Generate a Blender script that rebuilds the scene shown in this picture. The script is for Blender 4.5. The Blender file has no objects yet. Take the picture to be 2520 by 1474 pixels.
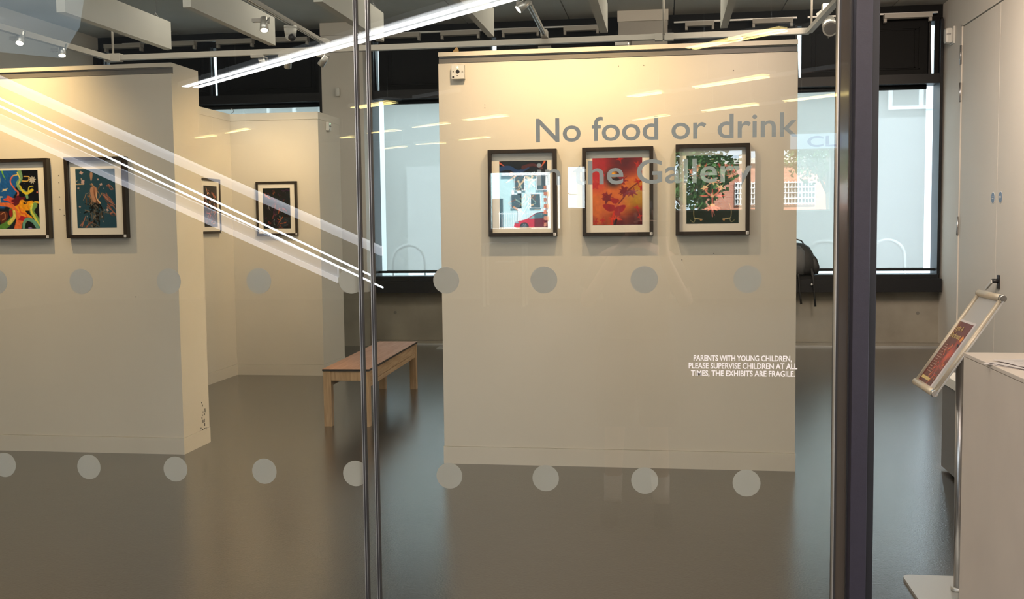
import bpy, bmesh, math, random
import numpy as np
from mathutils import Vector, Matrix
rnd = random.Random(7)
S = bpy.context.scene
COL = S.collection
R = math.radians

# ------------------------------------------------------------------ camera
cam_d = bpy.data.cameras.new('camera'); cam = bpy.data.objects.new('camera', cam_d); COL.objects.link(cam)
cam_d.sensor_width = 36.0; cam_d.lens = 2565.25 / 2520 * 36.0; cam_d.clip_start = 0.02; cam_d.clip_end = 400
yaw, pitch, roll = R(-8.435), R(-4.127), R(-0.654)
fw = Vector((math.sin(yaw)*math.cos(pitch), math.cos(yaw)*math.cos(pitch), math.sin(pitch)))
rt = Vector((math.cos(yaw), -math.sin(yaw), 0)); up = rt.cross(fw)
c_, s_ = math.cos(roll), math.sin(roll)
r2 = c_*rt + s_*up; u2 = -s_*rt + c_*up
cam.matrix_world = Matrix(((r2.x, u2.x, -fw.x, 0), (r2.y, u2.y, -fw.y, 0), (r2.z, u2.z, -fw.z, 1.6), (0, 0, 0, 1)))
S.camera = cam
# ------------------------------------------------------------------ world, sun, exposure
w = bpy.data.worlds.new('world'); S.world = w; w.use_nodes = True
bg = w.node_tree.nodes['Background']; bg.inputs[0].default_value = (0.76, 0.89, 1.0, 1); bg.inputs[1].default_value = 8.5
sd = bpy.data.lights.new('sun', 'SUN'); sd.energy = 45; sd.angle = R(1); sd.color = (1, .95, .88)
so = bpy.data.objects.new('sun', sd); COL.objects.link(so)
so.rotation_euler = Vector((-.25, -.7, -.8)).to_track_quat('-Z', 'Y').to_euler(); so.location = (0, 30, 30)
S.view_settings.view_transform = 'Standard'; S.view_settings.look = 'None'
S.view_settings.gamma = 1; S.view_settings.use_curve_mapping = False
S.view_settings.exposure = 0.18
LUM = 14.0       # foyer tube radiance
SPOT = 100.0      # gallery spot power
S.cycles.max_bounces = 12; S.cycles.transparent_max_bounces = 24; S.cycles.diffuse_bounces = 5
S.cycles.sample_clamp_indirect = 6.0; S.cycles.caustics_reflective = False; S.cycles.caustics_refractive = False
S.cycles.blur_glossy = 0.5

def area(name, loc, target, sx, sy, e, col):
    d = bpy.data.lights.new(name, 'AREA'); d.shape = 'RECTANGLE'; d.size = sx; d.size_y = sy; d.energy = e; d.color = col
    o = bpy.data.objects.new(name, d); COL.objects.link(o); o.location = loc
    o.rotation_euler = (Vector(target)-Vector(loc)).to_track_quat('-Z', 'Y').to_euler()
area('foyer_top_fill', (.6, -.2, 3.38), (.6, -.2, 0), 5.0, 3.6, 215, (1, .79, .66))  # unseen fill over the foyer, added to lift plinth and glass lettering
area('foyer_right_fill', (7.1, -3, 1.9), (-4, 2, 1.9), 8.0, 2.6, 420, (.86, .93, 1))  # added cool fill in front of the solid right wall, no window there
area('foyer_left_fill', (-13.1, -3, 1.9), (0, 2, 1.9), 8.0, 2.6, 420, (.86, .93, 1))  # matching cool fill added at the left wall, which has no opening
area('gallery_front_fill', (-1.8, 4.3, 4.2), (-1.8, 4.3, 0), 8.0, 1.6, 80, (1, .90, .76))  # added downward fill for partition fronts and floor, no fitting modelled
area('gallery_rear_fill', (-2.0, 9.6, 4.22), (-2.0, 10.6, 0), 9.5, 1.2, 150, (1, .90, .76))  # added fill for back wall and columns, kept above the view
area('gallery_right_fill', (2.2, 8.6, 4.15), (3.4, 10.6, 1.6), 1.2, 1.6, 200, (1, .78, .62))  # extra warm fill added to brighten the right wall
area('ceiling_up_fill', (-2.0, 6.3, 3.36), (-2.0, 7.2, 4.3), 6.5, .25, 38, (1, .95, .88))  # added upward fill to brighten slab and baffles, not a rail fitting

# ------------------------------------------------------------------ materials
MATS = {}
def mat(name, col=(.5, .5, .5), rough=.5, metal=0., spec=.5, noise=0., nscale=8., bump=0., bscale=60., emit=None, es=0., coat=0., mottle=None):
    if name in MATS: return MATS[name]
    m = bpy.data.materials.new(name); m.use_nodes = True; nt = m.node_tree; N = nt.nodes; L = nt.links
    b = N['Principled BSDF']
    b.inputs['Base Color'].default_value = (*col, 1); b.inputs['Roughness'].default_value = rough
    b.inputs['Metallic'].default_value = metal; b.inputs['Specular IOR Level'].default_value = spec
    b.inputs['Coat Weight'].default_value = coat
    tc = N.new('ShaderNodeTexCoord')
    if noise > 0 or mottle:
        n = N.new('ShaderNodeTexNoise'); n.inputs['Scale'].default_value = nscale; n.inputs['Detail'].default_value = 5
        L.new(tc.outputs['Object'], n.inputs['Vector'])
        r = N.new('ShaderNodeValToRGB')
        c2 = mottle or tuple(max(0, c*(1-noise)) for c in col)
        c1 = col if mottle else tuple(min(1, c*(1+noise*.5)) for c in col)
        r.color_ramp.elements[0].position = .3; r.color_ramp.elements[0].color = (*c2, 1)
        r.color_ramp.elements[1].position = .7; r.color_ramp.elements[1].color = (*c1, 1)
        L.new(n.outputs['Fac'], r.inputs[0]); L.new(r.outputs[0], b.inputs['Base Color'])
    if bump > 0:
        n2 = N.new('ShaderNodeTexNoise'); n2.inputs['Scale'].default_value = bscale; n2.inputs['Detail'].default_value = 3
        L.new(tc.outputs['Object'], n2.inputs['Vector'])
        bp = N.new('ShaderNodeBump'); bp.inputs['Strength'].default_value = bump; bp.inputs['Distance'].default_value = .01
        L.new(n2.outputs['Fac'], bp.inputs['Height']); L.new(bp.outputs[0], b.inputs['Normal'])
    if emit:
        b.inputs['Emission Color'].default_value = (*emit, 1); b.inputs['Emission Strength'].default_value = es
    MATS[name] = m
    return m
def wood(name, c1, c2, axis=1, rough=.45, scale=9):
    m = bpy.data.materials.new(name); m.use_nodes = True; nt = m.node_tree; N = nt.nodes; L = nt.links; b = N['Principled BSDF']
    tc = N.new('ShaderNodeTexCoord'); mp = N.new('ShaderNodeMapping'); sc = [scale*3]*3; sc[axis] = scale*.25
    mp.inputs['Scale'].default_value = sc
    n = N.new('ShaderNodeTexNoise'); n.inputs['Scale'].default_value = 1.6; n.inputs['Detail'].default_value = 7; n.inputs['Distortion'].default_value = .8
    r = N.new('ShaderNodeValToRGB'); r.color_ramp.elements[0].position = .32; r.color_ramp.elements[1].position = .68
    r.color_ramp.elements[0].color = (*c1, 1); r.color_ramp.elements[1].color = (*c2, 1)
    L.new(tc.outputs['Object'], mp.inputs[0]); L.new(mp.outputs[0], n.inputs['Vector']); L.new(n.outputs['Fac'], r.inputs[0]); L.new(r.outputs[0], b.inputs['Base Color'])
    b.inputs['Roughness'].default_value = rough
    return m
def glass_mat(name, tint=(.965, .972, .955), boost=1.0):
    m = bpy.data.materials.new(name); m.use_nodes = True; nt = m.node_tree; N = nt.nodes; L = nt.links
    N.remove(N['Principled BSDF']); out = N['Material Output']
    lw = N.new('ShaderNodeLayerWeight'); lw.inputs['Blend'].default_value = .5
    p = N.new('ShaderNodeMath'); p.operation = 'POWER'; p.inputs[1].default_value = 5
    q = N.new('ShaderNodeMath'); q.operation = 'MULTIPLY_ADD'; q.inputs[1].default_value = .95; q.inputs[2].default_value = .085*boost
    t = N.new('ShaderNodeBsdfTransparent'); t.inputs[0].default_value = (*tint, 1)
    g = N.new('ShaderNodeBsdfGlossy'); g.inputs['Roughness'].default_value = 0; g.inputs[0].default_value = (1, 1, 1, 1)
    x = N.new('ShaderNodeMixShader')
    L.new(lw.outputs['Facing'], p.inputs[0]); L.new(p.outputs[0], q.inputs[0]); ge = N.new('ShaderNodeNewGeometry'); iv = N.new('ShaderNodeMath'); iv.operation = 'SUBTRACT'; iv.inputs[0].default_value = 1
    mu = N.new('ShaderNodeMath'); mu.operation = 'MULTIPLY'; L.new(ge.outputs['Backfacing'], iv.inputs[1]); L.new(iv.outputs[0], mu.inputs[0]); L.new(q.outputs[0], mu.inputs[1]); L.new(mu.outputs[0], x.inputs[0])
    L.new(t.outputs[0], x.inputs[1]); L.new(g.outputs[0], x.inputs[2]); L.new(x.outputs[0], out.inputs[0])
    return m
def blind_mat():
    m = bpy.data.materials.new('blind_fabric'); m.use_nodes = True; nt = m.node_tree; N = nt.nodes; L = nt.links
    N.remove(N['Principled BSDF']); out = N['Material Output']
    t = N.new('ShaderNodeBsdfTransparent'); t.inputs[0].default_value = (.40, .40, .39, 1)
    tl = N.new('ShaderNodeBsdfTranslucent'); tl.inputs[0].default_value = (.36, .36, .35, 1)
    d = N.new('ShaderNodeBsdfDiffuse'); d.inputs[0].default_value = (.35, .36, .36, 1)
    a = N.new('ShaderNodeAddShader'); x = N.new('ShaderNodeMixShader'); x.inputs[0].default_value = .35
    L.new(tl.outputs[0], x.inputs[1]); L.new(d.outputs[0], x.inputs[2])
    L.new(t.outputs[0], a.inputs[0]); L.new(x.outputs[0], a.inputs[1]); L.new(a.outputs[0], out.inputs[0])
    return m
def emis(name, col, st):
    return mat(name, col=(.8, .8, .8), emit=col, es=st)
def paint_mat(name, rough=.25):
    m = bpy.data.materials.new(name); m.use_nodes = True; nt = m.node_tree; b = nt.nodes['Principled BSDF']
    a = nt.nodes.new('ShaderNodeAttribute'); a.attribute_name = 'paint'
    nt.links.new(a.outputs['Color'], b.inputs['Base Color']); b.inputs['Roughness'].default_value = rough
    return m

def floor_mat():
    m = mat('floor_vinyl', (.034, .030, .025), .22, spec=1., coat=.6, mottle=(.026, .023, .020), nscale=1.3)
    nt = m.node_tree; N = nt.nodes; L = nt.links; b = N['Principled BSDF']
    tc = N.new('ShaderNodeTexCoord')
    n1 = N.new('ShaderNodeTexNoise'); n1.inputs['Scale'].default_value = 95; n1.inputs['Detail'].default_value = 2
    n2 = N.new('ShaderNodeTexNoise'); n2.inputs['Scale'].default_value = 4.5; n2.inputs['Detail'].default_value = 4
    mp = N.new('ShaderNodeMapping'); mp.inputs['Scale'].default_value = (1, 1.3, 1)
    L.new(tc.outputs['Object'], n1.inputs['Vector']); L.new(tc.outputs['Object'], mp.inputs[0]); L.new(mp.outputs[0], n2.inputs['Vector'])
    b1 = N.new('ShaderNodeBump'); b1.inputs['Strength'].default_value = .6; b1.inputs['Distance'].default_value = .0018
    b.inputs['Coat Roughness'].default_value = .2; b2 = N.new('ShaderNodeBump'); b2.inputs['Strength'].default_value = .10; b2.inputs['Distance'].default_value = .01
    L.new(n1.outputs['Fac'], b1.inputs['Height']); L.new(n2.outputs['Fac'], b2.inputs['Height']); L.new(b1.outputs[0], b2.inputs['Normal'])
    L.new(b2.outputs[0], b.inputs['Normal'])
    return m
def frost_mat():
    m = bpy.data.materials.new('frosted_vinyl'); m.use_nodes = True; nt = m.node_tree; N = nt.nodes; L = nt.links
    N.remove(N['Principled BSDF']); out = N['Material Output']
    tl = N.new('ShaderNodeBsdfTranslucent'); tl.inputs[0].default_value = (.80, .79, .74, 1)
    d = N.new('ShaderNodeBsdfDiffuse'); d.inputs[0].default_value = (.50, .51, .49, 1)
    x = N.new('ShaderNodeMixShader'); x.inputs[0].default_value = .5
    L.new(tl.outputs[0], x.inputs[1]); L.new(d.outputs[0], x.inputs[2]); L.new(x.outputs[0], out.inputs[0])
    return m
M = dict(
    floor=floor_mat(),
    white=mat('partition_paint', (.71, .665, .575), .75, noise=.03, nscale=1.5, bump=.04, bscale=220),
    wall=mat('wall_paint', (.70, .665, .60), .7, noise=.03, nscale=.8),
    conc=mat('concrete_dado', (.34, .315, .26), .7, mottle=(.24, .22, .18), nscale=2.2, bump=.15, bscale=25),
    ceil=mat('ceiling_concrete', (.50, .50, .46), .85, mottle=(.43, .43, .40), nscale=1.4),
    baffle=mat('baffle_white', (.52, .52, .48), .8, noise=.02),
    black=mat('black_panel', (.006, .0065, .007), .6, spec=.15),
    blackf=mat('black_frame', (.009, .010, .012), .45, spec=.3),
    navy=mat('post_aluminium', (.028, .025, .038), .42, noise=.08, nscale=60, bump=.03, bscale=300),
    navyd=mat('post_rebate', (.012, .012, .016), .45),
    rubber=mat('rubber_seal', (.03, .03, .032), .5),
    alu=mat('aluminium', (.62, .62, .6), .35, metal=.8),
    steel=mat('steel', (.55, .55, .56), .3, metal=.9),
    chrome=mat('chrome', (.8, .8, .8), .12, metal=1),
    champ=mat('champagne_aluminium', (.72, .62, .48), .38, metal=.45),
    dark=mat('dark_plastic', (.02, .02, .022), .4),
    whitep=mat('white_plastic', (.72, .72, .68), .45),
    railp=mat('rail_white', (.42, .40, .36), .5),
    frame=wood('dark_stained_wood', (.014, .009, .006), (.030, .020, .012), 2, .4, 14),
    mount=mat('mount_board', (.80, .76, .68), .8),
    oak=wood('oak', (.42, .27, .14), (.58, .40, .23), 2, .5, 10),
    oakh=wood('oak_rail', (.42, .27, .14), (.58, .40, .23), 1, .5, 10),
    btop=wood('bench_laminate', (.30, .15, .09), (.42, .24, .16), 1, .5, 8),
    bedge=mat('laminate_edge', (.03, .025, .02), .5),
    glass=glass_mat('screen_glass'), glass2=glass_mat('window_glass', (.95, .97, .97), .6),
    frost=frost_mat(),
    letter=mat('grey_vinyl', (.27, .30, .305), .6),
    wlet=mat('white_vinyl', (.85, .84, .84), .6),
    blind=blind_mat(),
    tube=emis('tube_white', (.93, .96, 1), LUM*1.6), tubey=emis('tube_yellow', (1, .78, .30), LUM),
    tubec=emis('tube_cool', (.85, .93, 1), LUM*1.1), glow_band=emis('stair_band_glow', (.86, .90, 1), 2.2),  # stair band material has a lit-panel glow put into it
    lens=emis('spot_lens', (1, .86, .62), 14.0), lensoff=mat('lens_off', (.1, .1, .1), .1),
    paint=paint_mat('printed_picture'), paper=mat('paper', (.78, .73, .72), .8),
    brick=None, asphalt=mat('asphalt', (.16, .16, .165), .8, noise=.1), leaf=mat('foliage', (.10, .22, .06), .6, mottle=(.04, .11, .03), nscale=3),
    bark=mat('bark', (.18, .14, .10), .9), red=mat('car_red', (.62, .02, .05), .25, coat=.6), tyre=mat('tyre', (.015, .015, .015), .7),
    pale=mat('pale_render', (.52, .72, .74), .8), cream=mat('cream_render', (.62, .60, .54), .8), outc=mat('outside_concrete', (.30, .32, .31), .8, noise=.06, nscale=.6),
    outl=mat('outside_light_panel', (.46, .48, .48), .8), winw=mat('white_grille', (.85, .87, .88), .5), wind=mat('dark_pane', (.06, .08, .09), .1),
    skin=mat('skin', (.45, .28, .2), .5), cloth=mat('dark_cloth', (.03, .032, .035), .9), sock=mat('sock', (.6, .58, .55), .9),
    foyer=mat('foyer_wall', (.42, .38, .32), .8), foyc=mat('foyer_ceiling', (.30, .31, .31), .85),
    bag=mat('bag_nylon', (.015, .016, .017), .55, bump=.3, bscale=40), bagg=mat('bag_grey', (.10, .105, .11), .6, bump=.3, bscale=60),
    green=emis('green_led', (.3, 1, .4), 4), sigb=mat('sign_blue', (.16, .24, .36), .5), gold=mat('gold_ink', (.72, .55, .22), .5), inkw=mat('ink_pale', (.42, .27, .22), .6),
    wood2=mat('orange_wood', (.55, .33, .12), .5), ink=mat('black_ink', (.02, .02, .02), .6), hook=mat('hook', (.2, .2, .2), .4),
    blue=mat('blue_letter', (.10, .16, .45), .6, emit=(.12, .3, 1), es=1.6), smudge=mat('scuff', (.20, .19, .17), .9), vib=mat('sign_insert', (.52, .51, .50), .35), plinth=mat('plinth_paint', (.80, .71, .63), .6, noise=.05, nscale=3), deskg=mat('desk_grey', (.16, .155, .15), .5),  # letter blue carries an added glow
)

# ------------------------------------------------------------------ mesh helpers
class MB:
    def __init__(s): s.v = []; s.f = []; s.sm = []
    def add(s, vs, fs, smooth=False):
        o = len(s.v); s.v += [tuple(v) for v in vs]; s.f += [tuple(i+o for i in f) for f in fs]; s.sm += [smooth]*len(fs); return s
    def box(s, x0, x1, y0, y1, z0, z1, M4=None):
        vs = [(x, y, z) for x in (x0, x1) for y in (y0, y1) for z in (z0, z1)]
        if M4: vs = [M4 @ Vector(v) for v in vs]
        return s.add(vs, [(0, 1, 3, 2), (4, 6, 7, 5), (0, 4, 5, 1), (2, 3, 7, 6), (0, 2, 6, 4), (1, 5, 7, 3)])
    def bbox(s, x0, x1, y0, y1, z0, z1, b=.003, M4=None):   # bevelled box
        bm = bmesh.new(); bmesh.ops.create_cube(bm, size=1)
        for v in bm.verts: v.co = Vector(((x0+x1)/2+v.co.x*(x1-x0), (y0+y1)/2+v.co.y*(y1-y0), (z0+z1)/2+v.co.z*(z1-z0)))
        bmesh.ops.bevel(bm, geom=bm.edges[:], offset=b, segments=2, affect='EDGES', profile=.6)
        vs = [v.co.copy() for v in bm.verts]; bm.verts.index_update()
        if M4: vs = [M4 @ v for v in vs]
        fs = [[v.index for v in f.verts] for f in bm.faces]; bm.free()
        return s.add(vs, fs)
    def cyl(s, a, b, r0, r1=None, n=16, cap=True):
        a = Vector(a); b = Vector(b); r1 = r0 if r1 is None else r1
        q = (b-a).to_track_quat('Z', 'Y'); vs = []
        for p, r in ((a, r0), (b, r1)):
            for i in range(n): t = 2*math.pi*i/n; vs.append(p + q @ Vector((r*math.cos(t), r*math.sin(t), 0)))
        s.add(vs, [(i, (i+1) % n, n+(i+1) % n, n+i) for i in range(n)], True)
        if cap: s.add(vs, [tuple(range(n))[::-1], tuple(range(n, 2*n))])
        return s
    def bar(s, a, b, w_, h_):     # rectangular bar a->b
        a = Vector(a); b = Vector(b); d = (b-a).normalized()
        side = d.cross(Vector((0, 0, 1)))
        side = side.normalized() if side.length > 1e-4 else Vector((1, 0, 0))
        u = side.cross(d)
        vs = [p + side*sx*w_/2 + u*sz*h_/2 for p in (a, b) for sx, sz in ((-1, -1), (1, -1), (1, 1), (-1, 1))]
        return s.add(vs, [(0, 3, 2, 1), (4, 5, 6, 7), (0, 1, 5, 4), (1, 2, 6, 5), (2, 3, 7, 6), (3, 0, 4, 7)])
    def tube(s, pts, r, n=10):
        pts = [Vector(p) for p in pts]
        rings = []
        for i, p in enumerate(pts):
            d = (pts[min(i+1, len(pts)-1)] - pts[max(i-1, 0)]).normalized(); q = d.to_track_quat('Z', 'Y')
            rr = r[i] if isinstance(r, (list, tuple)) else r
            rings.append([p + q @ Vector((rr*math.cos(2*math.pi*k/n), rr*math.sin(2*math.pi*k/n), 0)) for k in range(n)])
        vs = [v for g in rings for v in g]
        fs = [(i*n+k, i*n+(k+1) % n, (i+1)*n+(k+1) % n, (i+1)*n+k) for i in range(len(pts)-1) for k in range(n)]
        s.add(vs, fs, True); s.add(vs, [tuple(range(n))[::-1], tuple(range((len(pts)-1)*n, len(pts)*n))]); return s
    def sph(s, c, r, sc=(1, 1, 1), n=16, m=10, wob=0):
        vs = []; fs = []
        for j in range(m+1):
            for i in range(n):
                a = 2*math.pi*i/n; b = math.pi*j/m; k = 1+wob*rnd.uniform(-1, 1)
                vs.append((c[0]+r*sc[0]*k*math.sin(b)*math.cos(a), c[1]+r*sc[1]*k*math.sin(b)*math.sin(a), c[2]+r*sc[2]*k*math.cos(b)))
        for j in range(m):
            for i in range(n): fs.append((j*n+i, (j+1)*n+i, (j+1)*n+(i+1) % n, j*n+(i+1) % n))
        return s.add(vs, fs, True)
    def prism(s, pts, d):      # pts planar polygon, extrude by vector d
        d = Vector(d); pts = [Vector(p) for p in pts]; n = len(pts)
        return s.add(pts + [p+d for p in pts], [tuple(range(n))[::-1], tuple(range(n, 2*n))] + [(i, (i+1) % n, n+(i+1) % n, n+i) for i in range(n)])
    def build(s, name, m, parent=None, fixn=True):
        o0 = Vector(parent_world(parent)) if parent else Vector((0, 0, 0))
        me = bpy.data.meshes.new(name); me.from_pydata([tuple(Vector(v)-o0) for v in s.v], [], s.f)
        me.polygons.foreach_set('use_smooth', s.sm)
        if fixn:
            bm = bmesh.new(); bm.from_mesh(me); bmesh.ops.remove_doubles(bm, verts=bm.verts, dist=1e-6)
            bmesh.ops.recalc_face_normals(bm, faces=bm.faces); bm.to_mesh(me); bm.free()
        if isinstance(m, str): m = M[m]
        me.materials.append(m); me.update()
        o = bpy.data.objects.new(name, me); COL.objects.link(o)
        if parent: o.parent = parent
        return o
def parent_world(p):
    v = Vector((0, 0, 0))
    while p: v += p.location; p = p.parent
    return v
def thing(name, label, cat, loc=(0, 0, 0), group=None):
    o = bpy.data.objects.new(name, None); COL.objects.link(o); o.location = loc; o.empty_display_size = .1
    return tag(o, label, cat, group)
def tag(o, label, cat, group=None):
    o['label'] = label; o['category'] = cat
    if group: o['group'] = group
    return o
def struct(o, label=None):
    o['kind'] = 'structure'
    if label: o['label'] = label
    return o
def sroot(name, label=None, loc=(0, 0, 0)):
    o = bpy.data.objects.new(name, None); COL.objects.link(o); o.location = loc; return struct(o, label)
def lab(o, l): o['label'] = l; return o
def box(name, m, parent, *a, b=0):
    mb = MB()
    return (mb.bbox(*a, b=b) if b else mb.box(*a)).build(name, m, parent)
def text(body, name, m, parent, x0, x1, zb, cap, y, bold=0., mirror=False, M4=None):
    cu = bpy.data.curves.new('t', 'FONT'); cu.body = body; cu.size = 1; cu.offset = bold; cu.resolution_u = 4
    ob = bpy.data.objects.new('t', cu); COL.objects.link(ob)
    dg = bpy.context.evaluated_depsgraph_get(); me = bpy.data.meshes.new_from_object(ob.evaluated_get(dg))
    bpy.data.objects.remove(ob)
    xs = [v.co.x for v in me.vertices]; mn, mx = min(xs), max(xs)
    k = (x1-x0)/(mx-mn); ks = cap/.73
    o0 = parent_world(parent) if parent else Vector((0, 0, 0))
    for v in me.vertices:
        X = x0+(v.co.x-mn)*k
        if mirror: X = x0+x1-X
        p = Vector((X, y, zb+v.co.y*ks)) if M4 is None else M4 @ Vector((X, zb+v.co.y*ks, y))
        v.co = p-o0
    bm = bmesh.new(); bm.from_mesh(me); bmesh.ops.remove_doubles(bm, verts=bm.verts, dist=1e-6)
    for f in bm.faces:
        f.smooth = False
        if f.normal.y*(-1 if y < 100 else 1) < 0 and M4 is None and not (parent and parent.name.startswith('sign')): f.normal_flip()
    bm.to_mesh(me); bm.free()
    me.name = name; me.materials.clear(); me.materials.append(M[m] if isinstance(m, str) else m)
    o = bpy.data.objects.new(name, me); COL.objects.link(o); o.parent = parent
    return o
def copy_tree(o, parent=None):
    c = o.copy(); COL.objects.link(c)
    if parent: c.parent = parent
    for ch in list(o.children): copy_tree(ch, c)
    return c

# ------------------------------------------------------------------ painted pictures (flat prints, colour per vertex)
class Pic:
    def __init__(s, W, H, n=120, base=(.5, .5, .5)):
        s.asp = H/W; s.nx = n; s.ny = int(n*s.asp); s.W = W; s.H = H
        s.X, s.Y = np.meshgrid(np.linspace(0, 1, s.nx), np.linspace(0, s.asp, s.ny)); s.A = np.zeros((s.ny, s.nx, 3)) + np.array(base)
        s.r = np.random.RandomState(3)
    def mix(s, m, c): m = np.clip(m, 0, 1)[..., None]; s.A = s.A*(1-m)+np.array(c)*m
    def noise(s, f, seed=0, oct=3):
        r = np.random.RandomState(seed); out = np.zeros_like(s.X)
        for o in range(oct):
            for k in range(5):
                a = r.uniform(0, 6.28); g = f*(2**o)*r.uniform(.6, 1.4); out += np.sin(g*(s.X*np.cos(a)+s.Y*np.sin(a))*6.28+r.uniform(0, 6.28)+out*.6)/(2**o)
        return out/4
    def blob(s, x, y, rx, ry, c, ang=0, wob=0, k=5, soft=.01, a=1, ph=0):
        dx = s.X-x; dy = s.Y-y; ca, sa = math.cos(ang), math.sin(ang)
        u = (dx*ca+dy*sa)/rx; v = (-dx*sa+dy*ca)/ry; r = np.hypot(u, v)*(1+wob*np.sin(k*np.arctan2(v, u)+ph))
        s.mix(a*(1-r)*min(rx, ry)/soft+.0, c)
    def stroke(s, pts, w0, w1, c, a=1, soft=.008):
        P = [np.array(p, float) for p in pts]; Q = []
        for i in range(len(P)-1):
            p0 = P[max(i-1, 0)]; p1 = P[i]; p2 = P[i+1]; p3 = P[min(i+2, len(P)-1)]
            for t in np.linspace(0, 1, 8, endpoint=False):
                Q.append(.5*((2*p1)+(-p0+p2)*t+(2*p0-5*p1+4*p2-p3)*t*t+(-p0+3*p1-3*p2+p3)*t**3))
        Q.append(P[-1]); m = np.zeros_like(s.X); n = len(Q)
        for i in range(n-1):
            a0, b0 = Q[i], Q[i+1]; d = b0-a0; L2 = max((d**2).sum(), 1e-9)
            t = np.clip(((s.X-a0[0])*d[0]+(s.Y-a0[1])*d[1])/L2, 0, 1)
            ds = np.hypot(s.X-a0[0]-t*d[0], s.Y-a0[1]-t*d[1]); wd = w0+(w1-w0)*(i+t)/n
            m = np.maximum(m, (wd-ds)/soft+.5)
        s.mix(a*np.clip(m, 0, 1), c)
    def mesh(s, name, fn, parent):   # fn(u, v) -> world point, v down from the top
        o0 = parent_world(parent); o, ex, ey = fn(0, 0), fn(1, 0)-fn(0, 0), fn(0, 1)-fn(0, 0)
        U = s.X.ravel()[:, None]; V = (s.Y/s.asp).ravel()[:, None]
        co = np.array(o-o0)[None]+U*np.array(ex)[None]+V*np.array(ey)[None]
        i = (np.arange(s.ny-1)[:, None]*s.nx+np.arange(s.nx-1)[None]).ravel()
        F = np.stack([i, i+s.nx, i+s.nx+1, i+1], 1)
        me = bpy.data.meshes.new(name); me.vertices.add(len(co)); me.vertices.foreach_set('co', co.ravel().astype(np.float32))
        me.loops.add(F.size); me.loops.foreach_set('vertex_index', F.ravel().astype(np.int32))
        me.polygons.add(len(F)); me.polygons.foreach_set('loop_start', (np.arange(len(F))*4).astype(np.int32))
        me.update(calc_edges=True); me.validate()
        ca = me.color_attributes.new('paint', 'FLOAT_COLOR', 'POINT')
        lin = np.clip(s.A, 0, 1)**2.2; ca.data.foreach_set('color', np.concatenate([lin, np.ones((s.ny, s.nx, 1))], 2).ravel().astype(np.float32))
        me.materials.append(M['paint']); ob = bpy.data.objects.new(name, me); COL.objects.link(ob); ob.parent = parent
        return ob

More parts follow.
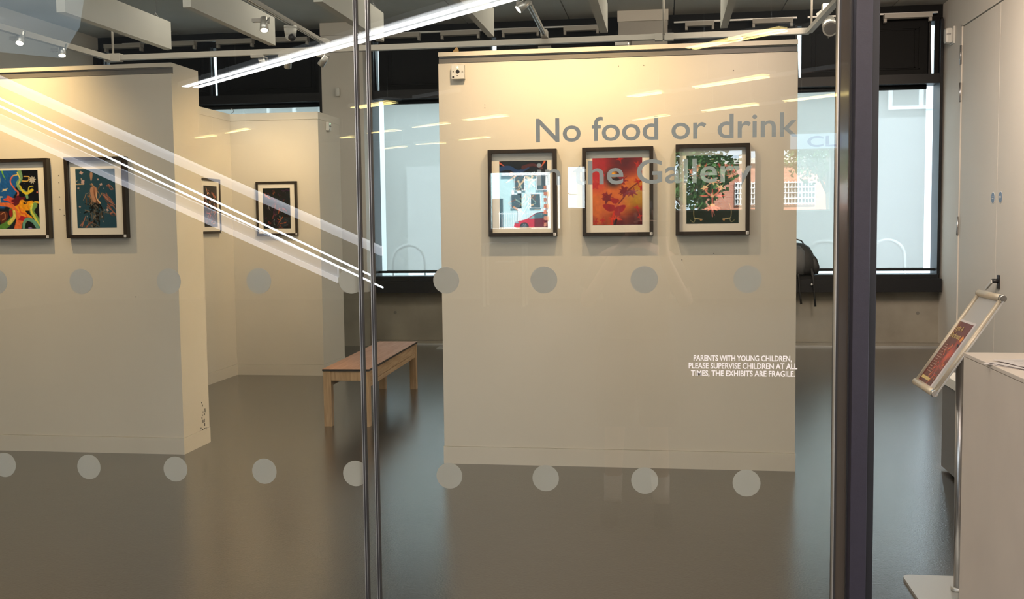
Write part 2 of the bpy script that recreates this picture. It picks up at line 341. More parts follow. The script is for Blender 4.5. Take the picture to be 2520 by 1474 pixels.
def pic_swirl(W, H):          # colourful swirling forms, blue sky left, starry black right
    p = Pic(W, H, 110, (.13, .36, .62)); A = p.asp
    p.mix(np.clip((p.X-.50+.12*p.noise(1.2, 2))*30, 0, 1), (.06, .07, .10))
    p.mix(np.clip((p.Y-.62*A+.1*p.noise(1.5, 5))*20, 0, 1)*.9, (.10, .10, .10))
    for _ in range(45): p.blob(p.r.uniform(.5, 1), p.r.uniform(0, A), .007, .007, (.85, .85, .8))
    p.blob(.86, .17*A, .075, .075, (.72, .70, .66), wob=.25, k=9)
    p.stroke([(.12, 0), (.15, .1), (.2, .2)], .022, .004, (.45, .7, .25)); p.blob(.02, .2, .06, .12, (.75, .72, .6))
    p.blob(.17, .33*A, .08, .03, (.8, .75, .62), -.3, .3, 4); p.stroke([(.02, .45*A), (.1, .45*A)], .014, .014, (.8, .75, .65)); p.stroke([(.04, .47*A), (.05, .58*A)], .02, .02, (.7, .66, .6))
    p.stroke([(.55, 0), (.58, .18), (.5, .3), (.55, .42), (.68, .5), (.72, .62)], .05, .03, (.45, .62, .45)); p.stroke([(.5, .05), (.56, .2), (.5, .33)], .015, .01, (.85, .82, .4))
    p.stroke([(.5, .1), (.38, .13), (.32, .26), (.42, .42), (.5, .5), (.48, .58)], .012, .022, (.85, .42, .36))
    p.stroke([(.5, .1), (.4, .12)], .012, .012, (.8, .75, .4))
    p.stroke([(.55, .35), (.62, .48), (.72, .52), (.85, .45)], .02, .035, (.88, .78, .2)); p.stroke([(.66, .14), (.78, .15), (.75, .24), (.62, .24)], .01, .014, (.85, .7, .35)); p.stroke([(.75, .5), (.78, .38), (.88, .38)], .016, .006, (.8, .75, .3))
    p.blob(.3, .5*A, .15, .07, (.85, .33, .25), .2, .25, 4); p.blob(.5, .52*A, .16, .1, (.38, .10, .16), -.2, .2, 5); p.blob(.4, .62*A, .12, .08, (.42, .12, .16), 0, .15, 4)
    p.blob(.62, .62*A, .22, .13, (.92, .62, .12), -.3, .22, 5); p.blob(.6, .78*A, .2, .13, (.93, .58, .15), .5, .22, 4); p.stroke([(.5, .62*A), (.55, .72*A), (.66, .75*A), (.7, .85*A)], .012, .02, (.88, .4, .2))
    p.stroke([(.78, .6*A), (.92, .55*A), (1, .56*A)], .03, .02, (.9, .72, .2)); p.blob(.66, .56*A, .05, .035, (.1, .1, .1)); p.blob(.67, .555*A, .025, .018, (.9, .6, .2))
    p.blob(.1, .80*A, .12, .16, (.36, .18, .13), 0, .15, 3); p.stroke([(.05, .75*A), (.14, .72*A), (.15, .82*A), (.08, .85*A)], .01, .01, (.75, .5, .35))
    p.stroke([(.05, .58*A), (.3, .6*A), (.42, .72*A), (.5, .85*A), (.45, 1.0*A)], .04, .09, (.9, .45, .25)); p.stroke([(.0, 1.0*A), (.2, .92*A), (.33, .82*A), (.3, .68*A)], .08, .04, (.35, .55, .25)); p.stroke([(.25, .9*A), (.38, .8*A), (.38, .7*A)], .045, .03, (.85, .82, .4)); p.blob(.3, .73*A, .05, .1, (.6, .15, .15))
    p.blob(.6, .83*A, .12, .06, (.7, .12, .18), 0, .2, 4); p.stroke([(.9, .6*A), (.82, .7*A), (.9, .8*A), (1, .9*A)], .06, .05, (.45, .62, .35)); p.stroke([(.84, .6*A), (.8, .68*A), (.86, .78*A), (.98, .95*A)], .02, .03, (.85, .85, .35))
    p.stroke([(.6, 1*A), (.62, .9*A), (.7, .84*A), (.85, .88*A), (.95, .98*A)], .03, .05, (.40, .62, .55)); p.stroke([(.66, 1*A), (.7, .9*A), (.84, .95*A)], .02, .014, (.08, .1, .1)); p.blob(.76, .99*A, .06, .02, (.62, .5, .75)); p.blob(.97, .38*A, .025, .025, (.9, .5, .4))
    p.A *= 1+.08*p.noise(9, 8)[..., None]
    return p
def pic_driftwood(W, H):      # teal ground, column of bark and driftwood pieces
    p = Pic(W, H, 110, (.16, .29, .35)); A = p.asp; q = np.random.RandomState(5)
    p.A *= (1+.05*np.sin(p.X*260))[..., None]
    for _ in range(26): p.blob(q.uniform(0, 1), q.uniform(0, A), q.uniform(.008, .02), q.uniform(.01, .02), (.72, .66, .62), q.uniform(0, 3), .3, 3)
    for x, y, r in [(.15, .09, .05), (.18, .3, .06), (.64, .37, .04), (.57, .25, .03), (.06, .45, .03), (.78, .7*A, .04), (.08, .64*A, .03)]: p.blob(x, y, r, r*.8, (.75, .63, .60), q.uniform(0, 3), .2, 4)
    p.blob(.40, .12*A, .04, .12, (.68, .52, .42), .05, .1, 3); p.stroke([(.0, .26*A), (.2, .26*A)], .012, .008, (.7, .62, .5))
    for k in range(120):
        y = q.uniform(.30, 1.0)*A; wd = .05+.20*min(1, (y/A-.28)/.35); x = .45+q.normal(0, .45)*wd; an = q.normal(0, .6); l = q.uniform(.03, .11)
        f = y/A; b_ = q.uniform(.3, 1)
        c = np.array([.74, .58, .45])*b_ if f < .6 else np.array([.55, .50, .44])*b_*(.9 if q.rand() > .4 else .2)
        p.stroke([(x-l*math.sin(an), y-l*math.cos(an)), (x+.01, y), (x+l*math.sin(an), y+l*math.cos(an))], q.uniform(.006, .022), .004, c)
    p.blob(.45, .42*A, .09, .20, (.72, .53, .42), -.08, .12, 3); p.stroke([(.46, .32*A), (.47, .45*A), (.55, .58*A)], .008, .02, (.5, .33, .25)); p.stroke([(.52, .4*A), (.52, .5*A), (.6, .58*A)], .008, .02, (.85, .7, .55))
    for x0, y0, x1, y1 in [(.68, .45, .98, .62), (.75, .42, .95, .6), (.85, .6, 1, .7), (.8, .62, 1, .8), (.85, .75, 1, .78), (.2, .98, .4, .9), (.12, .95, .22, .8), (.8, .28, .95, .35)]:
        for k in range(3): p.stroke([(x0+q.normal(0, .02), y0*A+q.normal(0, .02)), ((x0+x1)/2, (y0+y1)/2*A+q.normal(0, .03)), (x1, y1*A)], .014, .005, np.array([.75, .5, .42])*q.uniform(.5, 1.1))
    return p
def pic_dark(W, H, seed, cols, n=60, base=(.06, .08, .09)):
    p = Pic(W, H, n, base); A = p.asp; q = np.random.RandomState(seed)
    p.mix(np.clip(p.noise(1.3, seed)*.8, 0, .6), (.16, .22, .27) if seed == 2 else (.10, .06, .06))
    for k in range(60):
        c = np.array(cols[q.randint(len(cols))])*q.uniform(.4, 1.1); x = q.uniform(.05, .95); y = q.uniform(.08, .98)*A; an = q.uniform(0, 3.14); l = q.uniform(.04, .12)
        p.stroke([(x-l*math.cos(an), y-l*math.sin(an)), (x+q.normal(0, .03), y+q.normal(0, .03)), (x+l*math.cos(an), y+l*math.sin(an))], q.uniform(.006, .025), .004, c)
    return p
def pic_figures(W, H):        # dark top, cyan-blue collage with pale dancing forms
    p = Pic(W, H, 110, (.05, .06, .09)); A = p.asp; q = np.random.RandomState(9)
    p.stroke([(.0, .12*A), (.2, .1*A), (.4, .16*A), (.6, .1*A)], .05, .03, (.14, .25, .42)); p.stroke([(.5, .1*A), (.7, .06*A), (.9, .12*A)], .04, .02, (.30, .14, .14)); p.stroke([(.95, .02), (.88, .12)], .018, .006, (.85, .4, .25)); p.stroke([(0, .03), (.1, .1)], .02, .005, (.8, .35, .25))
    p.mix(np.clip((p.Y-.2*A)*20, 0, 1)*np.clip((.92-p.X)*20, 0, 1)*.8, (.16, .36, .46)); p.blob(.25, .2*A, .05, .05, (.85, .55, .45)); p.blob(.28, .47*A, .03, .06, (.8, .25, .15))
    for k in range(46):
        x = .58+q.normal(0, .13); y = q.uniform(.2, .75)*A; an = q.uniform(0, 3.14); l = q.uniform(.04, .13)
        c = [(.86, .80, .68), (.78, .62, .48), (.55, .72, .74), (.4, .25, .2)][q.randint(4)]
        p.stroke([(x-l*math.cos(an), y-l*math.sin(an)), (x+q.normal(0, .05), y+q.normal(0, .05)), (x+l*math.cos(an), y+l*math.sin(an))], q.uniform(.006, .02), .004, c)
    p.mix(np.clip((p.Y-.8*A)*8, 0, 1)*.7, (.10, .14, .2)); p.blob(.94, .75*A, .05, .08, (.55, .25, .2), 0, .3, 5); p.stroke([(.3, .7*A), (.5, .78*A)], .02, .005, (.85, .6, .4))
    return p
def pic_red(W, H):            # red and orange flower silhouettes
    p = Pic(W, H, 126, (.78, .40, .16)); A = p.asp
    d = lambda x, y, r: np.clip(1-np.hypot(p.X-x, (p.Y-y*A))/r, 0, 1)
    p.mix(np.clip((.32*A-p.Y)*3, 0, 1), (.50, .10, .12)); p.mix(d(.1, .1, .5)*1.2, (.62, .14, .16)); p.mix(d(.62, .05, .4)*1.3, (.32, .07, .10))
    p.mix(d(1.0, .62, .45)*1.5, (.68, .50, .10)); p.mix(np.clip((p.Y-.78*A)*4, 0, 1)*np.clip(.55+p.noise(1.2, 4), 0, 1), (.38, .08, .09)); p.mix(d(.95, 1.0, .45)*1.6, (.30, .06, .08)); p.mix(d(.42, .3, .25)*1.8, (.16, .09, .09)); p.mix(d(.42, .24, .1)*1.2, (.95, .66, .2)); p.mix(d(.1, .4, .25)*.8, (.75, .22, .2))
    R1, R2, R3 = (.56, .10, .11), (.45, .09, .12), (.80, .20, .12)
    p.stroke([(1, .33*A), (.75, .47*A), (.62, .6*A), (.53, .68*A)], .014, .012, (.42, .12, .10)); p.stroke([(.75, .47*A), (.56, .55*A)], .01, .008, (.42, .12, .1)); p.stroke([(.45, .8*A), (.4, .9*A), (.38, 1*A)], .02, .03, R3)
    for x, y, r in [(.64, .5, .10), (.80, .52, .07), (.6, .33, .08), (.3, .6, .10), (.25, .56, .06)]: p.blob(x, y*A, r, r*.75, R1 if r < .1 else R2, x*7, .25, 5)
    for x, y, an in [(.64, .5, 0), (.8, .52, .5), (.3, .58, 1), (.6, .33, 2)]:
        for k in range(7): t = an+k*.9; p.stroke([(x, y*A), (x+.12*math.cos(t), y*A+.10*math.sin(t))], .014, .006, R2)
    for x, y, rx, ry, an in [(.35, .74, .15, .075, .15), (.55, .76, .13, .07, -.3), (.45, .64, .09, .06, .2), (.5, .82, .08, .06, 1.2)]: p.blob(x, y*A, rx, ry, (.58, .10, .12), an, .12, 3)
    p.blob(.47, .71*A, .05, .035, (.75, .35, .2), .4, .3, 3)
    for k in range(7): t = -2.9+k*.48; p.stroke([(.45, .92*A), (.45+.14*math.cos(t), .92*A-abs(.08*math.sin(t))+.01)], .012, .006, (.85, .25, .12))
    p.stroke([(.48, .92*A), (.44, 1.0*A)], .02, .02, (.1, .05, .05))
    p.blob(.12, .28*A, .11, .09, (.7, .12, .14), 0, .3, 4); p.blob(.05, .4*A, .08, .08, (.68, .16, .16), 0, .3, 5)
    for x, y in [(.9, .1), (.55, .02), (.9, .35), (.9, .75), (.95, .88), (.98, .45), (.06, .95), (.2, .93)]: p.blob(x, y*A, .05, .035, (.68, .14, .1), y*9, .45, 4); p.stroke([(x, y*A), (x+.03, y*A+.09)], .01, .004, (.6, .12, .1))
    p.A *= 1+.06*p.noise(6, 4)[..., None]
    return p
def pic_orchid(W, H):         # pink mirrored blossoms on dark green
    p = Pic(W, H, 126, (.05, .13, .08)); A = p.asp
    p.mix(np.clip((.75*A-p.Y)*3, 0, 1), (.05, .07, .08)); p.mix(np.clip((.45*A-p.Y)*4, 0, 1), (.08, .16, .12)); PK, PD, CR = (.86, .46, .44), (.72, .25, .30), (.92, .75, .62)
    def both(f):
        f(1); f(-1)
    X = lambda x, s: .5+s*x
    both(lambda s: [p.stroke([(X(0, s), .60*A), (X(.1, s), .55*A), (X(.16, s), .48*A)], .018, .012, PK)])
    both(lambda s: p.blob(X(.15, s), .47*A, .075, .035, CR, s*.5, .35, 5)); both(lambda s: p.blob(X(.12, s), .50*A, .04, .025, PK, s*.5, .3, 4))
    both(lambda s: p.blob(X(.16, s), .595*A, .11, .022, (.85, .38, .40), s*-.05, .05, 3)); p.stroke([(.5, .5*A), (.5, .78*A)], .012, .02, PD); p.blob(.5, .6*A, .04, .03, CR, 0, .3, 6)
    p.blob(.5, .38*A, .10, .055, (.88, .62, .55), 0, .35, 8)
    for k in range(5): t = .35+k*.6; p.stroke([(.5, .745*A), (.5+.15*math.cos(t), .745*A+.02+.07*math.sin(t))], .03, .012, (.90, .58, .52))
    p.blob(.5, .73*A, .06, .03, (.92, .70, .45)); p.stroke([(.49, .78*A), (.5, .9*A)], .012, .006, PK); p.stroke([(.51, .8*A), (.54, .88*A)], .006, .004, PK)
    q = np.random.RandomState(4)
    for k in range(16):
        x = q.uniform(.05, .42); y = q.uniform(.12, .34)*A; r = q.uniform(.03, .06); an = q.uniform(0, 3); c = [(.80, .36, .38), (.70, .24, .30), (.88, .6, .55)][q.randint(3)]
        both(lambda s: p.blob(X(x, s), y, r, r*.5, c, s*an, .4, 5))
    both(lambda s: [p.stroke([(X(.32, s), .7*A), (X(.36, s), .82*A), (X(.35, s), .92*A)], .006, .006, (.62, .56, .42)), p.stroke([(X(.35, s), .92*A), (X(.28, s), .93*A), (X(.2, s), .94*A)], .008, .012, (.66, .6, .45)), p.blob(X(.22, s), .95*A, .025, .02, (.75, .5, .3)), p.stroke([(X(.42, s), .95*A), (X(.36, s), .98*A), (X(.33, s), .93*A)], .005, .005, (.6, .55, .4))])
    p.blob(.13, .5*A, .035, .14, (.02, .02, .02), .1, .1, 3); both(lambda s: p.blob(X(.0, s), .06*A, .05, .012, (.6, .5, .35)))
    return p

# ================================================================== BIG STRUCTURE
fl = sroot('floor')
box('gallery_floor', 'floor', fl, -8.05, 3.6, 2.55, 13.9, -.1, 0); box('foyer_floor', mat('foyer_vinyl', (.04, .037, .032), .6, spec=.25, noise=.1), fl, -13.2, 7.2, -17.0, 2.55, -.1, 0)
cl = sroot('ceiling')
# gallery slab cast in bays, with open joints
for i in range(9):
    for j in range(4):
        x0 = -8.0+i*1.35; y0 = 2.8+j*2.8
        box('ceiling_slab', 'ceil', cl, x0+.006, x0+1.344, y0+.006, y0+2.794, 4.262, 4.36)
box('ceiling_soffit', 'ceil', cl, -8.1, 4.3, 2.7, 14.3, 4.36, 4.5)
box('foyer_soffit', 'foyc', cl, -13.2, 7.2, -17.0, 2.68, 3.42, 3.6)
# walls
wl = struct(box('wall_left', 'wall', None, -8.05, -7.86, 2.5, 13.85, 0, 4.36))
wr = sroot('wall_right')
box('wall_face', 'wall', wr, 3.40, 3.6, 2.5, 10.0, 0, 4.36); box('wall_face', 'wall', wr, 3.40, 3.6, 12.90, 14.05, 0, 4.36); box('wall_face', 'wall', wr, 3.40, 3.6, 10.0, 12.90, 3.83, 4.36)
wb = sroot('wall_back')
box('concrete_upstand', 'conc', wb, -8.0, 3.4, 13.76, 14.1, 0, .70)
for x in (-6.3, -4.2, -2.6, -1.0, .9, 2.6):      # tie holes cast in the concrete
    MB().cyl((x+.55, 13.761, .42), (x+.55, 13.757, .42), .022, n=14).build('tie_hole', 'smudge', wb)
box('upper_spandrel', 'black', wb, -8.0, 3.4, 13.80, 14.1, 4.06, 4.36)
for x0, x1 in ((-8.0, -7.86), (-4.58, -3.93), (-.62, .06), (3.375, 3.45)): box('pier_core', 'black', wb, x0, x1, 13.78, 14.1, .70, 4.1)
ws = sroot('wall_front')       # bulkhead over the glass screen and nib beside the doorway
box('bulkhead', 'wall', ws, -13.2, 7.2, 2.5, 2.72, 2.75, 4.4); box('nib', 'wall', ws, 1.9, 7.2, 2.5, 2.72, 0, 2.75); box('nib', 'wall', ws, -13.2, -6.2, 2.5, 2.72, 0, 2.75)
# piers (plastered columns)
t1 = sroot('trim_1'); box('column_face', 'wall', t1, -4.50, -3.93, 13.42, 13.78, .72, 4.10, b=.006); box('column_head', 'wall', t1, -4.50, -3.93, 13.40, 13.78, 4.10, 4.262); box('column_foot', 'conc', t1, -4.52, -3.91, 13.42, 13.76, 0, .72)
t2 = sroot('trim_2'); box('column_face', 'railp', t2, -.595, .02, 13.42, 13.78, .72, 4.13, b=.006); box('column_head', 'wall', t2, -.605, .03, 13.40, 13.78, 4.13, 4.262); box('column_foot', 'conc', t2, -.60, .03, 13.42, 13.76, 0, .72)
# floor-edge trim along the back wall
bb = sroot('baseboard_back'); box('floor_trunking', 'conc', bb, -7.8, 3.39, 13.60, 13.76, 0, .05); box('cover_strip', 'alu', bb, -7.8, 3.39, 13.585, 13.60, 0, .02)

# windows in the back wall: frame, dark board panels over, glass, blind
def back_window(k, x0, x1, slits, blind_x):
    wn = sroot('window_%d' % k)
    box('sill', 'blackf', wn, x0-.02, x1+.02, 13.55, 14.0, .70, .865); box('sill', 'blackf', wn, x0, x1, 13.62, 14.0, .865, .915)
    box('bottom_rail', 'blackf', wn, x0, x1, 13.80, 13.9, .955, .985)
    box('jamb', 'blackf', wn, x0-.02, x0+.035, 13.66, 14.0, .91, 4.06); box('jamb', 'blackf', wn, x1-(.012 if k == 3 else .035), x1+.02, 13.66, 14.0, .91, 4.06)
    box('head_rail', 'blackf', wn, x0, x1, 13.68, 13.98, 3.285, 3.40)
    box('pane', 'glass2', wn, x0+.03, x1-.03, 13.93, 13.94, .91, 4.06)
    edges = [x0] + slits + [x1]
    for a, b in zip(edges[:-1], edges[1:]):
        a2 = a+.03 if a in slits else a; b2 = b-.03 if b in slits else b
        mb = MB(); mb.prism([(a2, 13.76, 3.38), (b2+(.028 if b in slits else 0), 13.76, 3.38), (b2, 13.76, 4.07), (a2, 13.76, 4.07)], (0, .03, 0)); mb.build('blackout_board', 'black', wn)
        for q in range(2):       # raised moulding rectangle on each board
            i = .12+.05*q
            if b2-a2 > .8:
                f = MB(); X0, X1, Z0, Z1 = a2+i, b2-i, 3.42+i*.4, 4.03-i*.4
                f.box(X0, X1, 13.745, 13.76, Z0, Z0+.012); f.box(X0, X1, 13.745, 13.76, Z1-.012, Z1); f.box(X0, X0+.012, 13.745, 13.76, Z0, Z1); f.box(X1-.012, X1, 13.745, 13.76, Z0, Z1); f.build('moulding', 'black', wn)
    for s in slits:
        box('mullion', 'blackf', wn, s-.055, s-.03, 13.70, 13.76, 3.40, 4.06)
    return wn
back_window(1, -7.84, -4.58, [-7.70, -6.13], 0)
back_window(2, -3.92, -.60, [-3.84, -2.24], 0)
back_window(3, .04, 3.36, [1.665, 3.27], 0)
def roller_blind(x0, x1, label):
    t = thing('roller_blind', label, 'blind', (x0, 13.86, 3.2), 'roller blinds over the back windows')
    MB().cyl((x0, 13.86, 3.26), (x1, 13.86, 3.26), .03).build('roller', 'blackf', t)
    MB().box(x0, x1, 13.858, 13.861, .99, 3.26).build('fabric', 'blind', t)
    box('hem_bar', 'blackf', t, x0, x1, 13.85, 13.87, .965, .99)
roller_blind(-7.75, -4.66, 'pale translucent roller blind behind the two small far-left pictures')
roller_blind(-3.78, -.66, 'pale translucent roller blind left of the central partition, behind the bench')
roller_blind(.10, 3.23, 'pale translucent roller blind behind the backpack and the doorway')
# thin track rails with white blind cassettes high on the back wall
g = 'white cassettes under the high rail'
rx = [(-7.4, -5.0, 'leftmost bay'), (-3.85, -.75, 'middle bay'), (.10, 1.62, 'bay right of the beige column'), (1.75, 3.30, 'bay seen through the doorway')]
for a, b, w_ in rx:
    tag(MB().box(a, b, 13.62, 13.68, 4.125, 4.145).build('upper_rail', 'alu'), 'thin grey metal rail high on black back wall, ' + w_, 'rail', 'high rails on the back wall')
first = None
for i, (a, b) in enumerate([(-7.62, -7.08), (-6.73, -6.31), (-6.0, -5.49), (-5.21, -4.72), (-3.72, -3.19), (-2.91, -2.40), (-2.10, -1.62), (-1.30, -.85), (.24, .60), (1.07, 1.56), (2.65, 3.21)]):
    t = thing('blind_cassette', ['first', 'second', 'third', 'fourth', 'fifth', 'sixth', 'seventh', 'eighth', 'ninth', 'tenth', 'eleventh'][i]+' white box from the left hung under the high black-wall rail', 'cassette', (a, 13.6, 4.1), g)
    box('housing', 'railp', t, a, b, 13.52, 13.62, 4.065, 4.12)
    for x in (a, b-.03): box('bracket', 'railp', t, x, x+.03, 13.54, 13.60, 4.02, 4.075)

# ------------------------------------------------------------------ glass screen with post and doorway
G = 2.6
gs = sroot('window_4', 'clear glass screen with frosted dots and grey lettering')
box('pane', 'glass', gs, -5.5, -.778, G, G+.010, .02, 2.75); box('pane', 'glass', gs, -.774, -.748, G+.002, G+.012, .02, 2.75); box('pane', 'glass', gs, -.744, .404, G, G+.010, .02, 2.75)
for x in (-.779, -.747):        # dark edge seals with a bright arris each
    box('seal', 'rubber', gs, x-.0038, x+.0038, G-.001, G+.014, .02, 2.75)
    box('glass_edge', 'alu', gs, x-.0055, x-.0040, G-.002, G+.013, .02, 2.75)
    box('glass_edge', 'alu', gs, x+.0005, x+.0014, G-.0025, G-.0012, .02, 2.75)
box('head_channel', 'navyd', gs, -6.2, .404, G-.02, G+.04, 2.72, 2.75); box('floor_channel', 'navyd', gs, -6.2, .404, G-.02, G+.04, 0, .02)
for z, n0 in ((1.459, -14), (.951, -14)):
    for k in range(n0, 2):
        x = -.054+.2515*k
        if z < 1 and k < -6 and k > -7: continue
        MB().cyl((x, G+.0115, z), (x, G+.0125, z), .034, n=40).build('frosted_dot', 'frost', gs)
text('No food or drink', 'lettering', 'letter', gs, -.322, .315, 1.8045, .061, G+.0125, .010)
text('in the Gallery', 'lettering', 'letter', gs, -.321, .208, 1.6975, .061, G+.0125, .010)
for b_, x0, x1, zb in (('PARENTS WITH YOUNG CHILDREN,', .067, .303, 1.2585), ('PLEASE SUPERVISE CHILDREN AT ALL', .055, .3165, 1.2395), ('TIMES, THE EXHIBITS ARE FRAGILE.', .0605, .311, 1.2210)):
    text(b_, 'lettering', 'wlet', gs, x0, x1, zb, .0142, G-.0008, .022)
dp = sroot('door_1', 'purple-grey metal door post beside the open doorway')
box('glazing_bead', 'alu', dp, .4035, .406, G-.004, G+.02, 0, 2.75); box('gap_seal', 'rubber', dp, .406, .411, G-.003, G+.05, 0, 2.75)
box('side_panel', mat('side_panel_dark', (.08, .066, .052), .12, spec=.9, coat=1), dp, .411, .434, G-.001, G+.05, 0, 2.75); box('gap_seal', 'rubber', dp, .434, .4375, G-.003, G+.05, 0, 2.75)
box('post', 'navy', dp, .4375, .4755, G-.045, G+.09, 0, 2.75, b=.0015); box('rebate', 'navyd', dp, .4755, .4935, G-.03, G+.08, 0, 2.75, b=.001)
box('floor_latch', 'dark', dp, .4835, .497, G-.04, G-.01, .0, .10)
box('head', 'navy', dp, .4935, 1.9, G-.04, G+.08, 2.62, 2.75); box('jamb', 'navy', dp, 1.84, 1.9, G-.04, G+.08, 0, 2.62)

# ------------------------------------------------------------------ free-standing display partitions
def partition(label, x0, x1, y0, y1, h, rail=True, extra=None):
    t = thing('display_partition', label, 'partition', ((x0+x1)/2, (y0+y1)/2, 0))
    box('panel', 'white', t, x0, x1, y0, y1, .118, h-.075)
    box('skirting', 'white', t, x0-.004, x1+.004, y0-.006, y1+.004, 0, .116)
    if rail:
        box('recess', 'white', t, x0, x1, y0+.028, y1, h-.075, h-.028); box('top_cap', 'white', t, x0, x1, y0, y1, h-.028, h)
        box('picture_rail', 'deskg', t, x0, x1, y0+.018, y0+.026, h-.068, h-.034)
    else: box('top_cap', 'white', t, x0-.003, x1+.003, y0-.004, y1+.003, h-.075, h)
    if extra: extra(t)
    return t
def ext(t):
    box('return_panel', 'white', t, -4.86, -4.62, 7.6, 10.707, .118, 2.735); box('return_skirting', 'white', t, -4.864, -4.615, 7.6, 10.703, 0, .116); box('return_cap', 'white', t, -4.863, -4.617, 7.6, 10.704, 2.735, 2.81)
pR = partition('tall cream freestanding wall with three framed flower pictures, central', -1.476, .814, 6.78, 7.20, 2.728)
pL = partition('tall cream freestanding wall at left with two colourful framed pictures', -6.6, -3.378, 6.87, 7.29, 2.740)
pB = partition('cream L-shaped partition at the back behind the bench end', -4.86, -3.64, 10.707, 11.45, 2.81, False, ext)
# scuffs near the foot of the left wall's end
for k in range(14):
    y = 7.19+rnd.gauss(0, .03); z = .10+rnd.uniform(0, .22); box('scuff', 'smudge', pL, -3.3775, -3.3735, y, y+.006, z, z+rnd.uniform(.006, .03))
for x, z in ((-4.93, 2.1), (-4.25, 1.98), (-4.25, 1.93), (-4.25, 1.83), (-4.25, 1.74), (-4.22, 1.70), (-3.70, 1.12)): MB().cyl((x, 6.8685, z), (x, 6.8705, z), .004, n=8).build('screw_hole', 'smudge', pL)
for x, z in ((-.14, 2.6), (.42, 2.55), (-1.17, 2.38), (-1.17, 2.36), (-.30, 2.6), (.22, 2.45), (.1, 1.36), (.3, 1.40)): MB().cyl((x, 6.7785, z), (x, 6.7805, z), .0035, n=8).build('screw_hole', 'smudge', pR)

# ------------------------------------------------------------------ framed pictures
def framed(label, P0, ex, nrm, W, H, pw, ph, off, pic, num, dep=.048, bw=.024, group=None):
    """P0 = bottom-left outer corner on the wall, ex = unit vector to the right, nrm = out of the wall"""
    P0 = Vector(P0); ex = Vector(ex); nrm = Vector(nrm); ez = Vector((0, 0, 1))
    t = thing('framed_picture', label, 'picture', tuple(P0 + ex*W/2 + ez*H/2), group)
    def bx(u0, u1, d0, d1, z0, z1):
        mb = MB(); vs = [P0+ex*u+nrm*d+ez*z for u in (u0, u1) for d in (d0, d1) for z in (z0, z1)]
        return mb.add(vs, [(0, 1, 3, 2), (4, 6, 7, 5), (0, 4, 5, 1), (2, 3, 7, 6), (0, 2, 6, 4), (1, 5, 7, 3)])
    f = MB()
    for a in ((0, W, 0, dep, 0, bw), (0, W, 0, dep, H-bw, H), (0, bw, 0, dep, bw, H-bw), (W-bw, W, 0, dep, bw, H-bw)): bb = bx(*a); f.add(bb.v, bb.f)
    f.build('frame', 'frame', t)
    bx(bw*.9, W-bw*.9, .002, .022, bw*.9, H-bw*.9).build('mount', 'mount', t)
    u0, z0 = off
    pic.mesh('print', lambda u, v: P0+ex*(u0+u*pw)+nrm*.0232+ez*(z0+(1-v)*ph), t)
    tg = bx(W-bw*.92, W-bw*.2, dep, dep+.0015, bw*.15, bw*.95).build('number_tag', 'wlet', t)
    if num:
        cu = bpy.data.curves.new('n', 'FONT'); cu.body = num; cu.size = .018; ob = bpy.data.objects.new('n', cu); COL.objects.link(ob)
        me = bpy.data.meshes.new_from_object(ob.evaluated_get(bpy.context.evaluated_depsgraph_get())); bpy.data.objects.remove(ob)
        for v in me.vertices: v.co = P0+ex*(W-bw*.75+v.co.x)+nrm*(dep+.002)+ez*(bw*.26+v.co.y)-t.location
        me.materials.append(M['ink']); o = bpy.data.objects.new('number', me); COL.objects.link(o); o.parent = t
    return t
EX, NY = (1, 0, 0), (0, -1, 0)
framed('dark-framed print of pale figures on blue, left of three on the central wall', (-1.148, 6.78, 1.52), EX, NY, .448, .563, .314, .428, (.072, .062), pic_figures(.314, .428), '1')
framed('dark-framed red and orange flower print, middle of three on the central wall', (-.533, 6.78, 1.517), EX, NY, .452, .568, .318, .428, (.064, .072), pic_red(.318, .428), '2')
framed('dark-framed pink blossom print on dark green, right of three on the central wall', (.060, 6.78, 1.517), EX, NY, .460, .575, .326, .430, (.068, .074), pic_orchid(.326, .430), '3')
framed('dark-framed colourful swirling print cut by the left picture edge, on left wall', (-4.77, 6.87, 1.537), EX, NY, .460, .565, .312, .412, (.062, .072), pic_swirl(.312, .412), '5')
framed('dark-framed teal print of driftwood pieces, right picture on the left wall', (-4.180, 6.87, 1.537), EX, NY, .455, .565, .296, .412, (.072, .072), pic_driftwood(.296, .412), '6')
framed('dark-framed blue-black print on the back partition facing the room', (-4.340, 10.707, 1.508), EX, NY, .455, .575, .305, .430, (.075, .075), pic_dark(.305, .43, 2, [(.55, .18, .2), (.3, .15, .3), (.45, .5, .5), (.75, .38, .2)]), '8', dep=.03)
framed('narrow-looking dark-framed print of orange figures on the side return panel', (-4.62, 9.88, 1.54), (0, 1, 0), (1, 0, 0), .47, .56, .31, .415, (.08, .07), pic_dark(.31, .415, 6, [(.85, .5, .35), (.8, .35, .25), (.9, .65, .5)]), '7', dep=.03)

